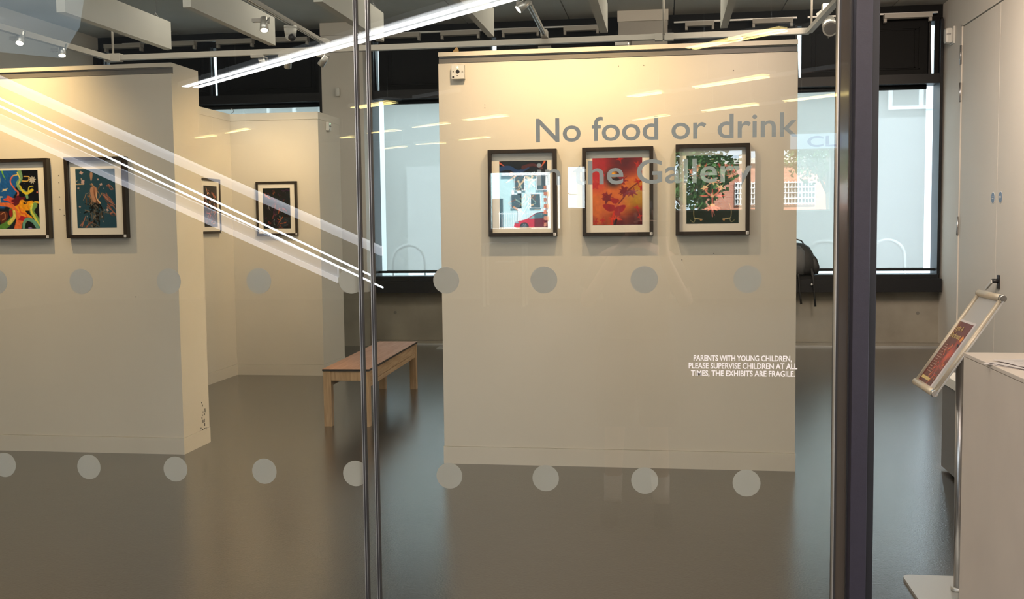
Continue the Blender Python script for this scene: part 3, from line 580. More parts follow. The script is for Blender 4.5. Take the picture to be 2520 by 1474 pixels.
# alarm box, back sensor box, sensors, camera
def alarm(loc, label, s=1.0, rot=0):
    x, y, z = loc; t = thing('alarm_unit', label, 'alarm', loc)
    box('housing', 'whitep', t, x-.043*s, x+.043*s, y-.035, y, z-.045*s, z+.045*s, b=.003)
    MB().cyl((x, y-.035, z+.002), (x, y-.037, z+.002), .0125*s, n=24).build('sounder', 'dark', t)
    MB().cyl((x-.03*s, y-.035, z+.002), (x-.03*s, y-.0365, z+.002), .004*s, n=12).build('key_switch', 'dark', t)
    MB().cyl((x, y-.035, z+.029*s), (x, y-.037, z+.029*s), .005*s, n=12).build('indicator_light', 'green', t)
    box('window', 'dark', t, x-.036*s, x-.024*s, y-.0362, y-.035, z-.038*s, z-.027*s); box('button', 'railp', t, x+.026*s, x+.036*s, y-.038, y-.035, z-.003*s, z+.007*s); box('mark', 'ink', t, x-.008, x+.004, y-.0358, y-.035, z-.027*s, z-.022*s)
    t.rotation_euler = (0, 0, rot)
alarm((-1.340, 6.778, 2.592), 'small white alarm unit with green light, top left of the central wall', 1.0)
alarm((-3.638, 11.0, 2.68), 'small white alarm unit on the narrow end of the back partition', 1.0, R(90))
tag(MB().bbox(-4.30, -4.24, 13.36, 13.42, 3.30, 3.42, b=.02).build('motion_sensor', 'whitep'), 'small white motion sensor on the white column left of the screen joint', 'sensor')
t = thing('motion_sensor', 'cream motion sensor on the right wall edge above the doorway view', 'sensor', (3.36, 13.35, 3.75))
MB().bbox(3.30, 3.385, 13.25, 13.37, 3.70, 3.88, b=.028).build('body', 'whitep', t); box('back_plate', 'whitep', t, 3.38, 3.40, 13.22, 13.40, 3.69, 3.89)
box('lens_slot', 'dark', t, 3.31, 3.36, 13.2475, 13.251, 3.80, 3.806)
# wooden thing and hook peeping over the partitions
o = MB(); pts = [(-1.475+.07*a, 7.1, 2.72+b*.09) for a, b in ((0, 0), (.2, .35), (.55, .8), (.85, 1.05), (1, .85), (1.05, 0))]
o.prism(pts, (0, .02, 0)); tag(o.build('wooden_offcut', 'wood2'), 'small curved orange wooden piece lying on the central partition top, left end', 'wood')
hk = MB(); hk.tube([(-4.70, 10.95, 2.81), (-4.70, 10.95, 2.85)]+[(-4.70+.022*math.sin(a), 10.95, 2.87-.022*math.cos(a)) for a in [i*.45 for i in range(1, 10)]], .0035, 8)
tag(hk.build('wire_hook', 'hook'), 'tiny wire hook standing on top of the L-shaped back partition', 'hook')

# ------------------------------------------------------------------ ceiling baffles
ends = [(-4.735, -4.66, 7.72), (-3.69, -3.625, 7.735), (-2.645, -2.575, 7.75), (-1.60, -1.545, 7.3), (-.585, -.515, 7.0), (.475, .535, 7.0), (1.53, 1.59, 7.0), (-5.78, -5.71, 7.7)]
names = ['leftmost hanging white ceiling baffle, over the left wall', 'second hanging white ceiling baffle, above the black back wall left', 'third hanging white ceiling baffle, crossing the glass joint', 'hanging white ceiling baffle above the alarm unit', 'narrow end-on white ceiling baffle left of the beige column', 'hanging white ceiling baffle right of the beige column', 'white ceiling baffle over the doorway side, right end of the row', 'white ceiling baffle beyond the left picture edge']
for (x0, x1, yn), nm in zip(ends, names):
    if x0 < -5.5: continue
    t = thing('ceiling_baffle', nm, 'ceiling baffle', ((x0+x1)/2, (yn+9.5)/2, 3.3), 'white baffles hung from the gallery ceiling')
    # slightly skewed in plan, as the suspended grid is
    k = -.018
    pts = [(x0, 9.5, 3.3), (x1, 9.5, 3.3), (x1-k*(9.5-yn)*-1*0+0, yn, 3.3), (x0, yn, 3.3)]
    MB().prism(pts, (0, 0, .255)).build('board', 'baffle', t)
    for y in (yn+.35, 9.5-.22):
        MB().cyl(((x0+x1)/2, y, 3.555), ((x0+x1)/2, y, 4.262), .0022, n=6).build('wire', 'hook', t); MB().tube([((x0+x1)/2-.03, y, 3.55), ((x0+x1)/2, y, 3.60), ((x0+x1)/2+.03, y, 3.55)], .004, 6).build('clip', 'hook', t)

# ------------------------------------------------------------------ suspended lighting rails
t = thing('lighting_rail', 'long white suspended rail crossing above the partitions, turning at both ends', 'lighting rail', (-2, 9.72, 3.3))
MB().bar((-5.41, 9.69, 3.27), (1.28, 9.86, 3.31), .06, .05).build('cross_rail', 'railp', t)
MB().bar((-5.40, 9.69, 3.27), (-5.47, 6.0, 3.27), .05, .05).build('side_rail', 'railp', t); MB().bar((1.28, 9.86, 3.31), (1.40, 6.0, 3.31), .05, .04).build('side_rail', 'railp', t)
MB().bar((-5.49, 6.05, 3.28), (1.45, 6.05, 3.28), .05, .04).build('front_rail', 'railp', t)
for x in (-5.38, -.02, 1.28):
    MB().cyl((x, 9.72, 3.3), (x, 9.72, 4.262), .011, n=10).build('drop_rod', 'railp', t); MB().cyl((x, 9.72, 4.22), (x, 9.72, 4.262), .05, n=20).build('ceiling_rose', 'railp', t)
box('joint', 'railp', t, -5.44, -5.28, 9.655, 9.73, 3.235, 3.31); box('joint', 'railp', t, -.10, -.03, 9.76, 9.83, 3.262, 3.325); box('joint', 'railp', t, -.015, .07, 9.76, 9.83, 3.262, 3.325)
def track(label, a, b):
    t = thing('light_track', label, 'light track', a)
    a = Vector(a); b = Vector(b); d = (b-a).normalized(); sd_ = d.cross(Vector((0, 0, 1)))
    MB().bar(a, b, .036, .03).build('channel', 'railp', t)
    for s in (-1, 1): MB().bar(a+sd_*.012*s-Vector((0, 0, .018)), b+sd_*.012*s-Vector((0, 0, .018)), .006, .006).build('conductor_lip', 'alu', t)
    MB().bar(b-d*.05, b+d*.08, .06, .06).build('end_joint', 'railp', t)
    return t
track('ceiling light track carrying a lit spotlight and dome camera', (-3.10, 6.2, 3.34), (-3.20, 9.66, 3.34))
track('ceiling light track above the central wall, joining the long rail', (-1.02, 6.2, 3.34), (-1.105, 9.66, 3.34))

AIM = {}
def spot(label, loc, aim, on=True, power=0, adapter=True, sc=1.0, color=(1, .78, .50), size=70, blend=.6, bright=True, ztop=3.243):
    """loc = lens centre"""
    loc = Vector(loc); d = (Vector(aim)-loc).normalized(); back = loc-d*.115*sc
    top = Vector((back.x, back.y, ztop))
    t = thing('track_spotlight', label, 'spotlight', tuple(loc), 'spotlights on the suspended rails')
    MB().cyl(back, loc, .030*sc, .036*sc, n=20).build('can', 'alu', t)
    MB().cyl(loc-d*.006, loc+d*.001, .029*sc, n=20).build('lens', 'lens' if on and bright else 'lensoff', t)
    MB().tube([loc-d*.06*sc+Vector((.04*sc, 0, 0)), loc-d*.07*sc+Vector((.045*sc, 0, .04)), Vector((loc.x+.01, back.y, top.z-.02))], .006, 8).build('yoke', 'railp', t)
    if adapter: box('adapter', 'railp', t, top.x-.10, top.x+.02, top.y-.018, top.y+.018, top.z-.03, top.z, b=.003)
    if power:
        ld = bpy.data.lights.new('lamp', 'SPOT'); ld.energy = power; ld.color = color; ld.spot_size = R(size); ld.spot_blend = blend; ld.shadow_soft_size = .012
        lo = bpy.data.objects.new('lamp', ld); COL.objects.link(lo); lo.parent = t; lo.location = loc+d*.004-t.location
        lo.rotation_euler = d.to_track_quat('-Z', 'Y').to_euler()
    return t
W1, W2 = (1, .675, .32), (1, .70, .42)
spot('lit spotlight at far left on the side rail, nearest the left wall', (-5.41, 8.25, 3.175), (-5.2, 7.6, 2.0), power=12, color=W1)
spot('second lit spotlight from the left, on the side rail', (-5.41, 8.88, 3.17), (-5.0, 8.2, 1.4), power=12, color=W1)
spot('lit spotlight beside the dome camera track', (-3.24, 8.25, 3.20), (-3.0, 7.6, 1.6), power=20, color=W2, ztop=3.305)
spot('unlit spotlight on the long rail, leftmost of its pair', (-3.82, 9.72, 3.13), (-3.8, 10.6, 2.4), on=False)
spot('lit spotlight on the long rail under the bright reflected strip', (-3.60, 9.74, 3.13), (-4.15, 10.7, 1.7), power=SPOT*.3, color=W1, size=80)
spot('lit spotlight hanging where the camera track meets the long rail', (-3.27, 9.74, 3.14), (-4.62, 10.2, 1.6), power=SPOT*.5, color=W1, size=80)
spot('lit spotlight on the track above the central wall', (-1.12, 8.05, 3.24), (-3.5, 7.25, 1.1), power=200, color=W1, size=60, ztop=3.305)
spot('dim spotlight where the central track meets the long rail', (-1.08, 9.95, 3.16), (-1.0, 11.5, 2.2), on=False, ztop=3.262)
spot('dim spotlight on the long rail left of the beige column view', (-.36, 9.9, 3.20), (-.3, 11, 2.6), on=False, ztop=3.262)
spot('dim spotlight on the long rail right of the beige column view', (.66, 9.9, 3.20), (.7, 11, 2.6), on=False, ztop=3.275)
spot('large white spotlight with a ring at the right end of the long rail', (1.42, 9.55, 3.27), (1.3, 7.4, 2.2), on=False, sc=1.9, adapter=False)
t = thing('projector_head', 'white ringed lamp head fixed above the rail at the right end', 'lamp', (1.46, 9.6, 3.45))
MB().cyl((1.50, 9.60, 3.52), (1.50, 9.45, 3.50), .055, n=24).build('ring', 'whitep', t); MB().cyl((1.50, 9.449, 3.50), (1.50, 9.446, 3.50), .042, n=24).build('lens', 'dark', t); MB().bar((1.46, 9.6, 3.50), (1.34, 9.72, 3.42), .05, .03).build('arm', 'whitep', t); box('driver_box', 'whitep', t, 1.36, 1.44, 9.6, 9.68, 3.43, 3.50, b=.004)
# working spots on the front rail, just above the frame, washing the two front walls
spot('lit front-rail spotlight aimed at the left wall pictures', (-4.40, 6.12, 3.17), (-4.7, 6.87, 2.0), power=SPOT, color=W1, size=110, blend=.9)
spot('lit front-rail spotlight aimed at the left pictures of the central wall', (-1.10, 6.12, 3.17), (-.9, 6.78, 1.9), power=SPOT*.55, color=W2, size=115, blend=.9)
spot('lit front-rail spotlight aimed between the central wall pictures', (-.42, 6.12, 3.17), (-.4, 6.78, 2.0), power=SPOT*.62, color=W1, size=115, blend=.9)
spot('lit front-rail spotlight aimed at the right of the central wall', (.50, 6.12, 3.17), (.3, 6.78, 2.0), power=SPOT*.3, color=(1, .74, .58), size=115, blend=.9)
# dome camera
t = thing('dome_camera', 'white dome security camera hanging from the ceiling track', 'security camera', (-3.20, 8.75, 3.3))
MB().cyl((-3.20, 8.75, 3.30), (-3.20, 8.75, 3.325), .055, n=28).build('mount', 'whitep', t); MB().cyl((-3.20, 8.75, 3.24), (-3.20, 8.75, 3.30), .046, .055, n=28).build('housing', 'whitep', t)
MB().sph((-3.20, 8.75, 3.238), .046, (1, 1, .9)).build('dome', 'whitep', t); MB().sph((-3.178, 8.722, 3.222), .033).build('lens', 'dark', t)

# ------------------------------------------------------------------ bench
t = thing('bench', 'oak bench with brown laminate top and dark edge on the floor', 'bench', (-2.56, 8.93, 0))
ang = math.atan2(-.078, 1.9)
Bm = Matrix.Translation((-2.565, 8.935, 0)) @ Matrix.Rotation(-ang, 4, 'Z')
def bl(x0, x1, y0, y1, z0, z1, nm, m, b=.002): return MB().bbox(x0, x1, y0, y1, z0, z1, b, Bm).build(nm, m, t)
hw, hl, TH = .192, .985, .465
bl(-hw, hw, -hl, hl, TH-.018, TH-.001, 'top', 'bedge', .002); bl(-hw+.001, hw-.001, -hl+.001, hl-.001, TH-.003, TH, 'top_surface', 'btop', .001)
for sx in (-1, 1):
    for sy in (-1, 1):
        x = sx*(hw-.038); y = sy*(hl-.038); bl(x-.032, x+.032, y-.032, y+.032, 0, TH-.018, 'leg', 'oak')
    bl(sx*(hw-.022)-.011, sx*(hw-.022)+.011, -hl+.07, hl-.07, TH-.108, TH-.018, 'side_rail', 'oakh'); bl(sx*(hw-.030)-.018, sx*(hw-.030)+.018, -hl+.07, hl-.07, TH-.150, TH-.112, 'lower_rail', 'oakh')
for sy in (-1, 1): bl(-hw+.07, hw-.07, sy*(hl-.022)-.011, sy*(hl-.022)+.011, TH-.095, TH-.018, 'end_rail', 'oak')

# ------------------------------------------------------------------ backpack on the sill
t = thing('backpack', 'black and grey backpack standing on the window sill, straps hanging down', 'bag', (1.7, 13.62, .915))
def loft(secs, n=20):   # secs: (z, cx, cy, rx, ry)
    mb = MB(); vs = []; fs = []
    for z, cx, cy, rx_, ry_ in secs:
        for i in range(n):
            a = 2*math.pi*i/n; c, s = math.cos(a), math.sin(a); e = .7
            vs.append((cx+rx_*math.copysign(abs(c)**e, c), cy+ry_*math.copysign(abs(s)**e, s), z))
    for j in range(len(secs)-1):
        for i in range(n): fs.append((j*n+i, j*n+(i+1) % n, (j+1)*n+(i+1) % n, (j+1)*n+i))
    fs += [tuple(range(n))[::-1], tuple(range((len(secs)-1)*n, len(secs)*n))]
    return mb.add(vs, fs, True)
loft([(.92, 1.66, 13.65, .21, .08), (.98, 1.66, 13.64, .235, .10), (1.1, 1.655, 13.64, .22, .10), (1.2, 1.645, 13.65, .195, .09), (1.27, 1.63, 13.66, .17, .075), (1.315, 1.61, 13.67, .12, .05), (1.325, 1.61, 13.67, .05, .02)]).build('body', 'bag', t)
loft([(.93, 1.60, 13.56, .12, .035), (1.05, 1.60, 13.55, .14, .05), (1.22, 1.60, 13.56, .13, .04), (1.29, 1.59, 13.59, .08, .02)]).build('front_pocket', 'bagg', t)
loft([(.93, 1.86, 13.62, .045, .05), (1.02, 1.87, 13.62, .05, .06), (1.12, 1.85, 13.62, .04, .05), (1.16, 1.84, 13.63, .02, .02)]).build('side_pocket', 'bag', t)
MB().tube([(1.53, 13.66, 1.30), (1.55, 13.66, 1.36), (1.62, 13.66, 1.375), (1.70, 13.66, 1.35), (1.74, 13.66, 1.29)], .009, 8).build('grab_handle', 'bag', t)
for x, zb in ((1.84, .52), (1.665, .55), (1.50, .54)): MB().tube([(x-.03, 13.55, 1.0), (x-.01, 13.535, .90), (x, 13.53, .80), (x+.01, 13.535, .66), (x+.025, 13.54, zb)], [.02, .016, .012, .010, .014], 6).build('strap', 'bag', t)
MB().sph((1.815, 13.53, .80), .018).build('buckle', 'steel', t)
tag(MB().bbox(-2.95, -2.45, 13.15, 13.40, 0, .015, b=.005).build('floor_cover', mat('clear_plastic', (.45, .47, .47), .15)), 'thin pale plastic cover strip lying on the floor near the concrete upstand', 'floor cover')

# ------------------------------------------------------------------ tall double door in the right wall
d2 = sroot('door_2', 'tall double cupboard door in the right wall')
for y0, y1 in ((11.505, 12.885), (10.01, 11.495)): box('leaf', 'wall', d2, 3.40, 3.45, y0, y1, .02, 3.815)
box('frame_bead', 'wall', d2, 3.386, 3.405, 12.885, 12.91, 0, 3.845); box('frame_bead', 'wall', d2, 3.386, 3.405, 9.98, 12.91, 3.825, 3.85); box('rebate', 'smudge', d2, 3.45, 3.46, 10.0, 12.9, 0, 3.83); box('frame_bead', 'wall', d2, 3.386, 3.405, 9.98, 10.005, 0, 3.845)
for z in (3.5, 3.07, 1.52):
    MB().cyl((3.382, 12.89, z-.11), (3.382, 12.89, z+.11), .013, n=12).build('hinge', 'steel', d2)
for y in (11.62, 11.37):
    sgn = MB().cyl((3.399, y, 1.82), (3.394, y, 1.82), .055, n=28).build('door_sign', 'sigb', d2); MB().cyl((3.3985, y, 1.82), (3.3965, y, 1.82), .062, n=28).build('sign_rim', 'wlet', d2)
    box('sign_text', 'wlet', sgn, 3.3932, 3.3942, y-.032, y+.032, 1.828, 1.833); box('sign_text', 'wlet', sgn, 3.3932, 3.3942, y-.028, y+.028, 1.812, 1.817)
MB().cyl((3.40, 11.36, .96), (3.33, 11.36, .96), .022, n=14).build('handle_boss', 'dark', d2); box('handle_plate', 'dark', d2, 3.385, 3.40, 11.33, 11.39, .88, 1.02); MB().bar((3.33, 11.36, .955), (3.33, 11.56, .87), .02, .03).build('handle', 'whitep', d2)

# ------------------------------------------------------------------ right foreground: plinth with papers, poster stand, desk
t = thing('display_plinth', 'large cream plinth with loose papers at the right edge of the doorway', 'plinth', (1.5, 3.95, 0))
box('body', 'plinth', t, 1.192, 1.84, 3.45, 4.415, 0, 1.045, b=.002); box('top', 'plinth', t, 1.190, 1.842, 3.448, 4.417, 1.047, 1.062, b=.002)
for k, (dx, dy, a, lb) in enumerate([(0, 0, .10, 'bottom'), (.012, -.02, .02, 'middle'), (.03, .015, -.12, 'top')]):
    Mx = Matrix.Translation((1.325+dx, 3.995+dy, 1.0635+k*.0022)) @ Matrix.Rotation(a+.35, 4, 'Z')
    p = MB(); nx = 8
    vs = []; fs = []
    for i in range(nx+1):
        for j in range(nx+1):
            x = -.105+.21*i/nx; y = -.1485+.297*j/nx; wv = Mx @ Vector((x, y, 0)); ov = max(0, 1.19-wv.x); z = wv.z+.0008*math.sin(i*1.3+k)-.25*ov
            vs.append((wv.x, wv.y, z+.002*(k == 2)*math.sin(j*.9)**2))
    for i in range(nx):
        for j in range(nx): a0 = i*(nx+1)+j; fs.append((a0, a0+nx+1, a0+nx+2, a0+1))
    n0 = len(vs); vs += [(x, y, z-.0006) for x, y, z in vs]; fs += [tuple(n0+i for i in f[::-1]) for f in fs]
    o = tag(p.add(vs, fs).build('paper_sheet', 'paper'), lb+' sheet of the loose papers overhanging the cream plinth', 'paper', 'papers on the plinth')
    if k == 2:
        for r_ in range(7):
            q = MB(); y = .10-r_*.035
            a1 = Mx @ Vector((-.07, y, .004)); b1 = Mx @ Vector((.07-.03*(r_ % 3), y, .004)); q.bar(a1, b1, .002, .0004); q.build('text_line', 'railp', o)
# poster stand
t = thing('poster_stand', 'silver poster stand with tilted snap frame holding a red exhibition poster', 'poster stand', (1.235, 4.60, 0))
MB().cyl((1.240, 4.60, .012), (1.236, 4.62, 1.02), .0205, n=24).build('pole', 'steel', t); MB().cyl((1.240, 4.60, .012), (1.240, 4.60, .03), .032, n=24).build('pole_foot', 'alu', t)
bs = MB(); pts = []
for cx, cy, a0 in ((1.47, 4.745, 0), (1.085, 4.745, 90), (1.085, 4.465, 180), (1.47, 4.465, 270)):
    for k in range(7): a = R(a0+15*k); pts.append((cx+.04*math.cos(a), cy+.04*math.sin(a), 0))
bs.prism(pts, (0, 0, .012)); bs.build('base_plate', 'alu', t)
u = Vector((.270, 0, .410)).normalized(); v = Vector((0, -1, 0)); nn = Vector((-u.z, 0, u.x))   # u up the slope, v towards viewer, nn out of the face
B0 = Vector((1.098, 4.83, .872)); Lp, Wp = .491, .335
Pm = Matrix(((u.x, v.x, nn.x, B0.x), (u.y, v.y, nn.y, B0.y), (u.z, v.z, nn.z, B0.z), (0, 0, 0, 1)))
hd = MB().box(.012, Lp-.012, .012, Wp-.012, -.012, -.002, Pm).build('sign_panel', 'vib', t)
for a_, b_ in (((.0, .012), (Lp, .012)), ((.0, Wp-.012), (Lp-.02, Wp-.012))): MB().cyl(Pm @ Vector((*a_, 0)), Pm @ Vector((*b_, 0)), .011, n=14).build('side_profile', 'champ', t)
for uu in (.008, Lp-.010):
    MB().cyl(Pm @ Vector((uu, .004, .001)), Pm @ Vector((uu, Wp-.010, .001)), .0155, n=16).build('end_profile', 'champ', t); MB().cyl(Pm @ Vector((uu, Wp-.012, .001)), Pm @ Vector((uu, Wp+.008, .001)), .0165, .013, n=16).build('end_cap', 'chrome', t); MB().cyl(Pm @ Vector((uu, .004, .001)), Pm @ Vector((uu, -.006, .001)), .0165, .013, n=16).build('end_cap', 'chrome', t)
MB().box(.0, Lp-.02, Wp-.001, Wp+.014, -.006, -.003, Pm).build('clear_edge', mat('clear_edge', (.6, .6, .6), .1), t)
MB().bar((1.236, 4.62, 1.02), Pm @ Vector((.24, .20, -.012)), .03, .05).build('tilt_bracket', 'dark', t)
pp = Pic(.21, .31, 70, (.42, .10, .09)); A_ = pp.asp
pp.mix(np.clip(1-np.hypot(pp.X-.75, (pp.Y-.55*A_))/.6, 0, 1)*1.1, (.85, .30, .18)); pp.mix(np.clip(.5+pp.noise(1.2, 3), 0, 1)*.6, (.30, .07, .09)); pp.mix(np.clip((.22*A_-pp.Y)*5, 0, 1)*.6, (.45, .13, .18))
q = np.random.RandomState(2)
for k in range(40):
    a = q.uniform(0, 6.28); l = q.uniform(.05, .2); x = q.uniform(.35, .95); y = q.uniform(.35, .95)*A_; pp.stroke([(x, y), (x+l*math.cos(a), y+l*math.sin(a))], .015, .004, [(.62, .12, .12), (.88, .45, .2), (.8, .25, .18)][q.randint(3)])
pp.blob(.88, .24*A_, .09, .07, (.95, .55, .1), 0, .1, 4)
po = pp.mesh('poster', lambda uu, vv: Pm @ Vector((.335-vv*.31, .022+uu*.205, .0025)), t)
MB().box(.018, .345, .017, .235, -.002, .0018, Pm).build('poster_margin', 'paper', t)
Tm = Matrix(((v.x, u.x, nn.x, B0.x), (v.y, u.y, nn.y, B0.y), (v.z, u.z, nn.z, B0.z), (0, 0, 0, 1)))
text('Light &', 'poster_title', 'gold', po, .035, .14, .292, .026, .0035, .004, M4=Tm); text('Darkness', 'poster_title', 'gold', po, .035, .175, .255, .026, .0035, .004, M4=Tm)
for k in range(12):
    z = .215-.0125*k; MB().box(0, 1, 0, 1, 0, 1, Tm @ Matrix.Translation((.045, z, .003)) @ Matrix.Diagonal((.04+.03*((k*7) % 3)/2, .0035, .0003, 1))).build('text_line', 'inkw', po)
MB().box(0, 1, 0, 1, 0, 1, Tm @ Matrix.Translation((.035, .04, .003)) @ Matrix.Diagonal((.13, .014, .0003, 1))).build('text_line', 'gold', po)
# desk
t = thing('low_desk', 'low grey desk with white top behind the poster stand', 'desk', (2.2, 6.2, 0))
box('body', 'deskg', t, 1.75, 2.6, 5.5, 6.945, .02, .56); box('foot', 'whitep', t, 1.80, 2.55, 5.55, 6.9, 0, .02); box('top', 'whitep', t, 1.735, 2.62, 5.46, 6.97, .56, .62, b=.003)

# ================================================================== outside the back windows
ob = struct(MB().box(-60, 60, 13.95, 60, -.25, -.1).build('ground_rear', 'asphalt'))
b = thing('concrete_building', 'pale grey building seen blurred through the roller blinds', 'building', (0, 24, -.1))
box('wall', 'outc', b, -26, 22, 23, 30, -.1, 15); box('plinth', 'outl', b, -5.7, 22, 22.7, 23, -.1, 2.9)
box('panel', 'outl', b, 4.3, 6.6, 22.6, 23, -.1, 3.7)
for x in (4.6, 8.2, -9, -13, -4.6):
    wn = box('window', 'winw', b, x, x+1.3, 22.93, 23.0, 3.9, 6.6); box('pane', 'outc', wn, x+.08, x+.6, 22.92, 22.94, 3.98, 5.1); box('pane', 'outc', wn, x+.7, x+1.22, 22.92, 22.94, 3.98, 5.1)
for i, (x, y) in enumerate(((-4.15, 15.6), (-3.2, 16.0), (2.05, 15.8), (3.05, 16.4), (-7, 15.6))):
    MB().tube([(x, y, -.1)]+[(x+.22-.22*math.cos(a), y, .72+.22*math.sin(a)) for a in [k*math.pi/8 for k in range(9)]]+[(x+.44, y, -.1)], .025, 10)
    mb = MB(); mb.tube([(x, y, -.1), (x, y, .5)]+[(x+.25-.25*math.cos(a), y, 1.05+.25*math.sin(a)) for a in [k*math.pi/8 for k in range(9)]]+[(x+.5, y, .5), (x+.5, y, -.1)], .028, 10)
    tag(mb.build('bike_rack', 'winw'), ['pale hoop bike rack outside, left end of the middle window', 'pale hoop bike rack outside, second from the left of the middle window', 'pale hoop bike rack outside beyond the backpack window', 'pale hoop bike rack outside, seen through the doorway window', 'pale hoop bike rack outside, beyond the far-left window'][i], 'bike rack', 'bike racks outside the back windows')

# ================================================================== foyer (seen reflected in the glass)
wfl = struct(box('wall_foyer_left', 'foyer', None, -13.4, -13.2, -17, 2.6, 0, 3.6)); wfr = struct(box('wall_foyer_right', 'foyer', None, 7.2, 7.4, -17, 2.6, 0, 3.6))
wf = sroot('wall_foyer_rear')
Yr = -16.8
ops = [(-3.72, -2.42, 1.50, 2.70), (-2.28, -2.22, 1.50, 2.60), (-2.06, -1.69, 1.92, 2.80), (.18, 1.55, 1.85, 3.07), (1.72, 1.82, 1.85, 3.05), (2.38, 3.30, 1.83, 3.05), (3.42, 6.2, 1.83, 3.05)]
xs = -13.2
for x0, x1, z0, z1 in ops:
    box('wall_face', 'foyer', wf, xs, x0, Yr-.2, Yr, 0, 3.5); box('wall_face', 'foyer', wf, x0, x1, Yr-.2, Yr, 0, z0); box('wall_face', 'foyer', wf, x0, x1, Yr-.2, Yr, z1, 3.5); xs = x1
    box('pane', 'glass2', wf, x0, x1, Yr-.12, Yr-.11, z0, z1); box('cill', 'winw', wf, x0, x1, Yr-.2, Yr+.03, z0-.03, z0)
box('wall_face', 'foyer', wf, xs, 7.2, Yr-.2, Yr, 0, 3.5)
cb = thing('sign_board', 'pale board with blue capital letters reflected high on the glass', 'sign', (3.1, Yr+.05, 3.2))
box('board', mat('sign_pale', (.45, .52, .56), .6, emit=(.55, .8, 1), es=3.0), cb, 2.5, 4.4, Yr+.02, Yr+.05, 3.06, 3.36); text('CLI', 'lettering', 'blue', cb, 2.83, 3.50, 3.10, .22, Yr+.055, .02, mirror=False)  # board and letters given a glow so their reflection shows
# foyer tube luminaires, all running on the diagonal
def lum(k, a, b, m, w_=.05, two=True, body=True):
    a = Vector((*a, 3.1)); b = Vector((*b, 3.1)); d = (b-a).normalized(); sd_ = d.cross(Vector((0, 0, 1)))
    t = thing('tube_light', 'foyer tube light reflected as '+k, 'tube light', tuple((a+b)/2), 'diagonal tube lights of the foyer')
    for s in ((-1, 1) if two else (0,)): MB().bar(a+sd_*s*w_*.82, b+sd_*s*w_*.82, w_, .004).build('tube', m, t)
    MB().bar(a+Vector((0, 0, .023)), b+Vector((0, 0, .04)), w_*3.8, .04).build('housing', 'alu', t)
    for f in (.15, .85): p = a.lerp(b, f); MB().cyl(p+Vector((0, 0, .05)), p+Vector((0, 0, .32)), .005, n=6).build('hanger', 'alu', t)
lum('bright white double line at the top', (-5.03, -5.46), (.6, -.25), 'tube', .072)
lum('double yellow line beside the door post', (.21, -4.1), (.94, -3.36), 'tubey', .05)
L2 = [((-.41, -7.44), (-.03, -7.10), 'upper short yellow streak above the word food'), ((.34, -6.75), (1.06, -6.03), 'yellow streak above the word drink'), ((-.47, -10.33), (.06, -9.76), 'yellow streak touching the word food'), ((.52, -9.29), (1.19, -8.67), 'yellow streak above the word or'), ((1.49, -8.38), (2.6, -7.35), 'yellow streak crossing the door post'), ((-3.92, -7.80), (-3.29, -7.32), 'yellow streak on the glass joint'), ((-4.79, -11.36), (-4.16, -11.0), 'yellow streak low on the glass joint'), ((-3.84, -10.59), (-3.18, -10.1), 'yellow streak on the middle blind'), ((-2.85, -9.69), (-2.2, -9.23), 'yellow streak left on the central wall'), ((-5.5, -12.14), (-5.2, -11.97), 'yellow streak on the column'), ((-5.5, -14.84), (-4.91, -14.36), 'faint streak low on the middle blind'), ((-4.6, -13.92), (-4.01, -13.7), 'faint streak right on the middle blind'), ((-3.64, -13.14), (-3.01, -12.69), 'faint streak at the central wall edge'), ((-6.94, -10.74), (-6.33, -10.18), 'yellow streak on the back partition'), ((-7.8, -11.47), (-7.29, -11.11), 'yellow streak on the return panel')]
for a, b_, k in L2: lum(k, a, b_, 'tubey', .06, two=(a[1] > -10))
rl = thing('veil_panel', 'pale bluish glowing panel added to veil the top left of the glass', 'veil_panel', (-7, -4.5, 3.36))
MB().prism([(-4.36, -2.3, 3.39), (-5.15, -3.55, 3.39), (-6.27, -5.07, 3.39), (-6.63, -4.6, 3.39), (-7.6, -2.6, 3.39), (-6.4, -1.3, 3.39), (-4.9, -1.5, 3.39)], (0, 0, .02)).build('glow_sheet', emis('veil_panel_glow', (.62, .85, 1), 1.1), rl)  # glowing panel added and shaped so its reflection veils the glass
# grey conduits linking the diagonal lights
for a, b_, k in [((1.08, -6.01), (2.2, -4.9), 'right upper'), ((-.03, -7.10), (.34, -6.75), 'upper'), ((.08, -9.74), (.5, -9.31), 'lower'), ((1.2, -8.65), (1.48, -8.39), 'lower right'), ((-2.93, -6.9), (-2.29, -6.37), 'left'), ((.96, -3.34), (2.5, -1.9), 'post')]:
    tag(MB().bar((*a, 3.1), (*b_, 3.1), .06, .04).build('lighting_trunking', 'alu'), 'grey trunking between foyer tube lights, %s run' % k, 'trunking', 'trunking between the foyer tube lights')
# stair balustrade with linear lights; its white bands get an added glow
t = thing('stair_bands', 'sloping white stair bands with added glow and two bright lines, reflected at left', 'stair light', (-4, -2.8, 2))
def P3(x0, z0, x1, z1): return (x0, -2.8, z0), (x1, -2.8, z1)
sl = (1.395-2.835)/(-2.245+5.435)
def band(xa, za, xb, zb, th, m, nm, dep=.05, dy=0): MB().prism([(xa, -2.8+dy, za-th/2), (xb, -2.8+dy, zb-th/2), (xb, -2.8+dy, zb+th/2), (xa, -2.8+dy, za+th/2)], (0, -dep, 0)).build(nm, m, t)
band(-6.3, 3.22-.02+.0065, -2.23, 1.40, .075, 'glow_band', 'upper_band'); band(-6.3, 3.21+.037+.0065, -2.23, 1.395+.038, .012, mat('band_edge', (.8, .8, .8), emit=(.9, .94, 1), es=3.2), 'upper_edge', .04, .02)  # band and edge emit to stand for white panels lit by the lines
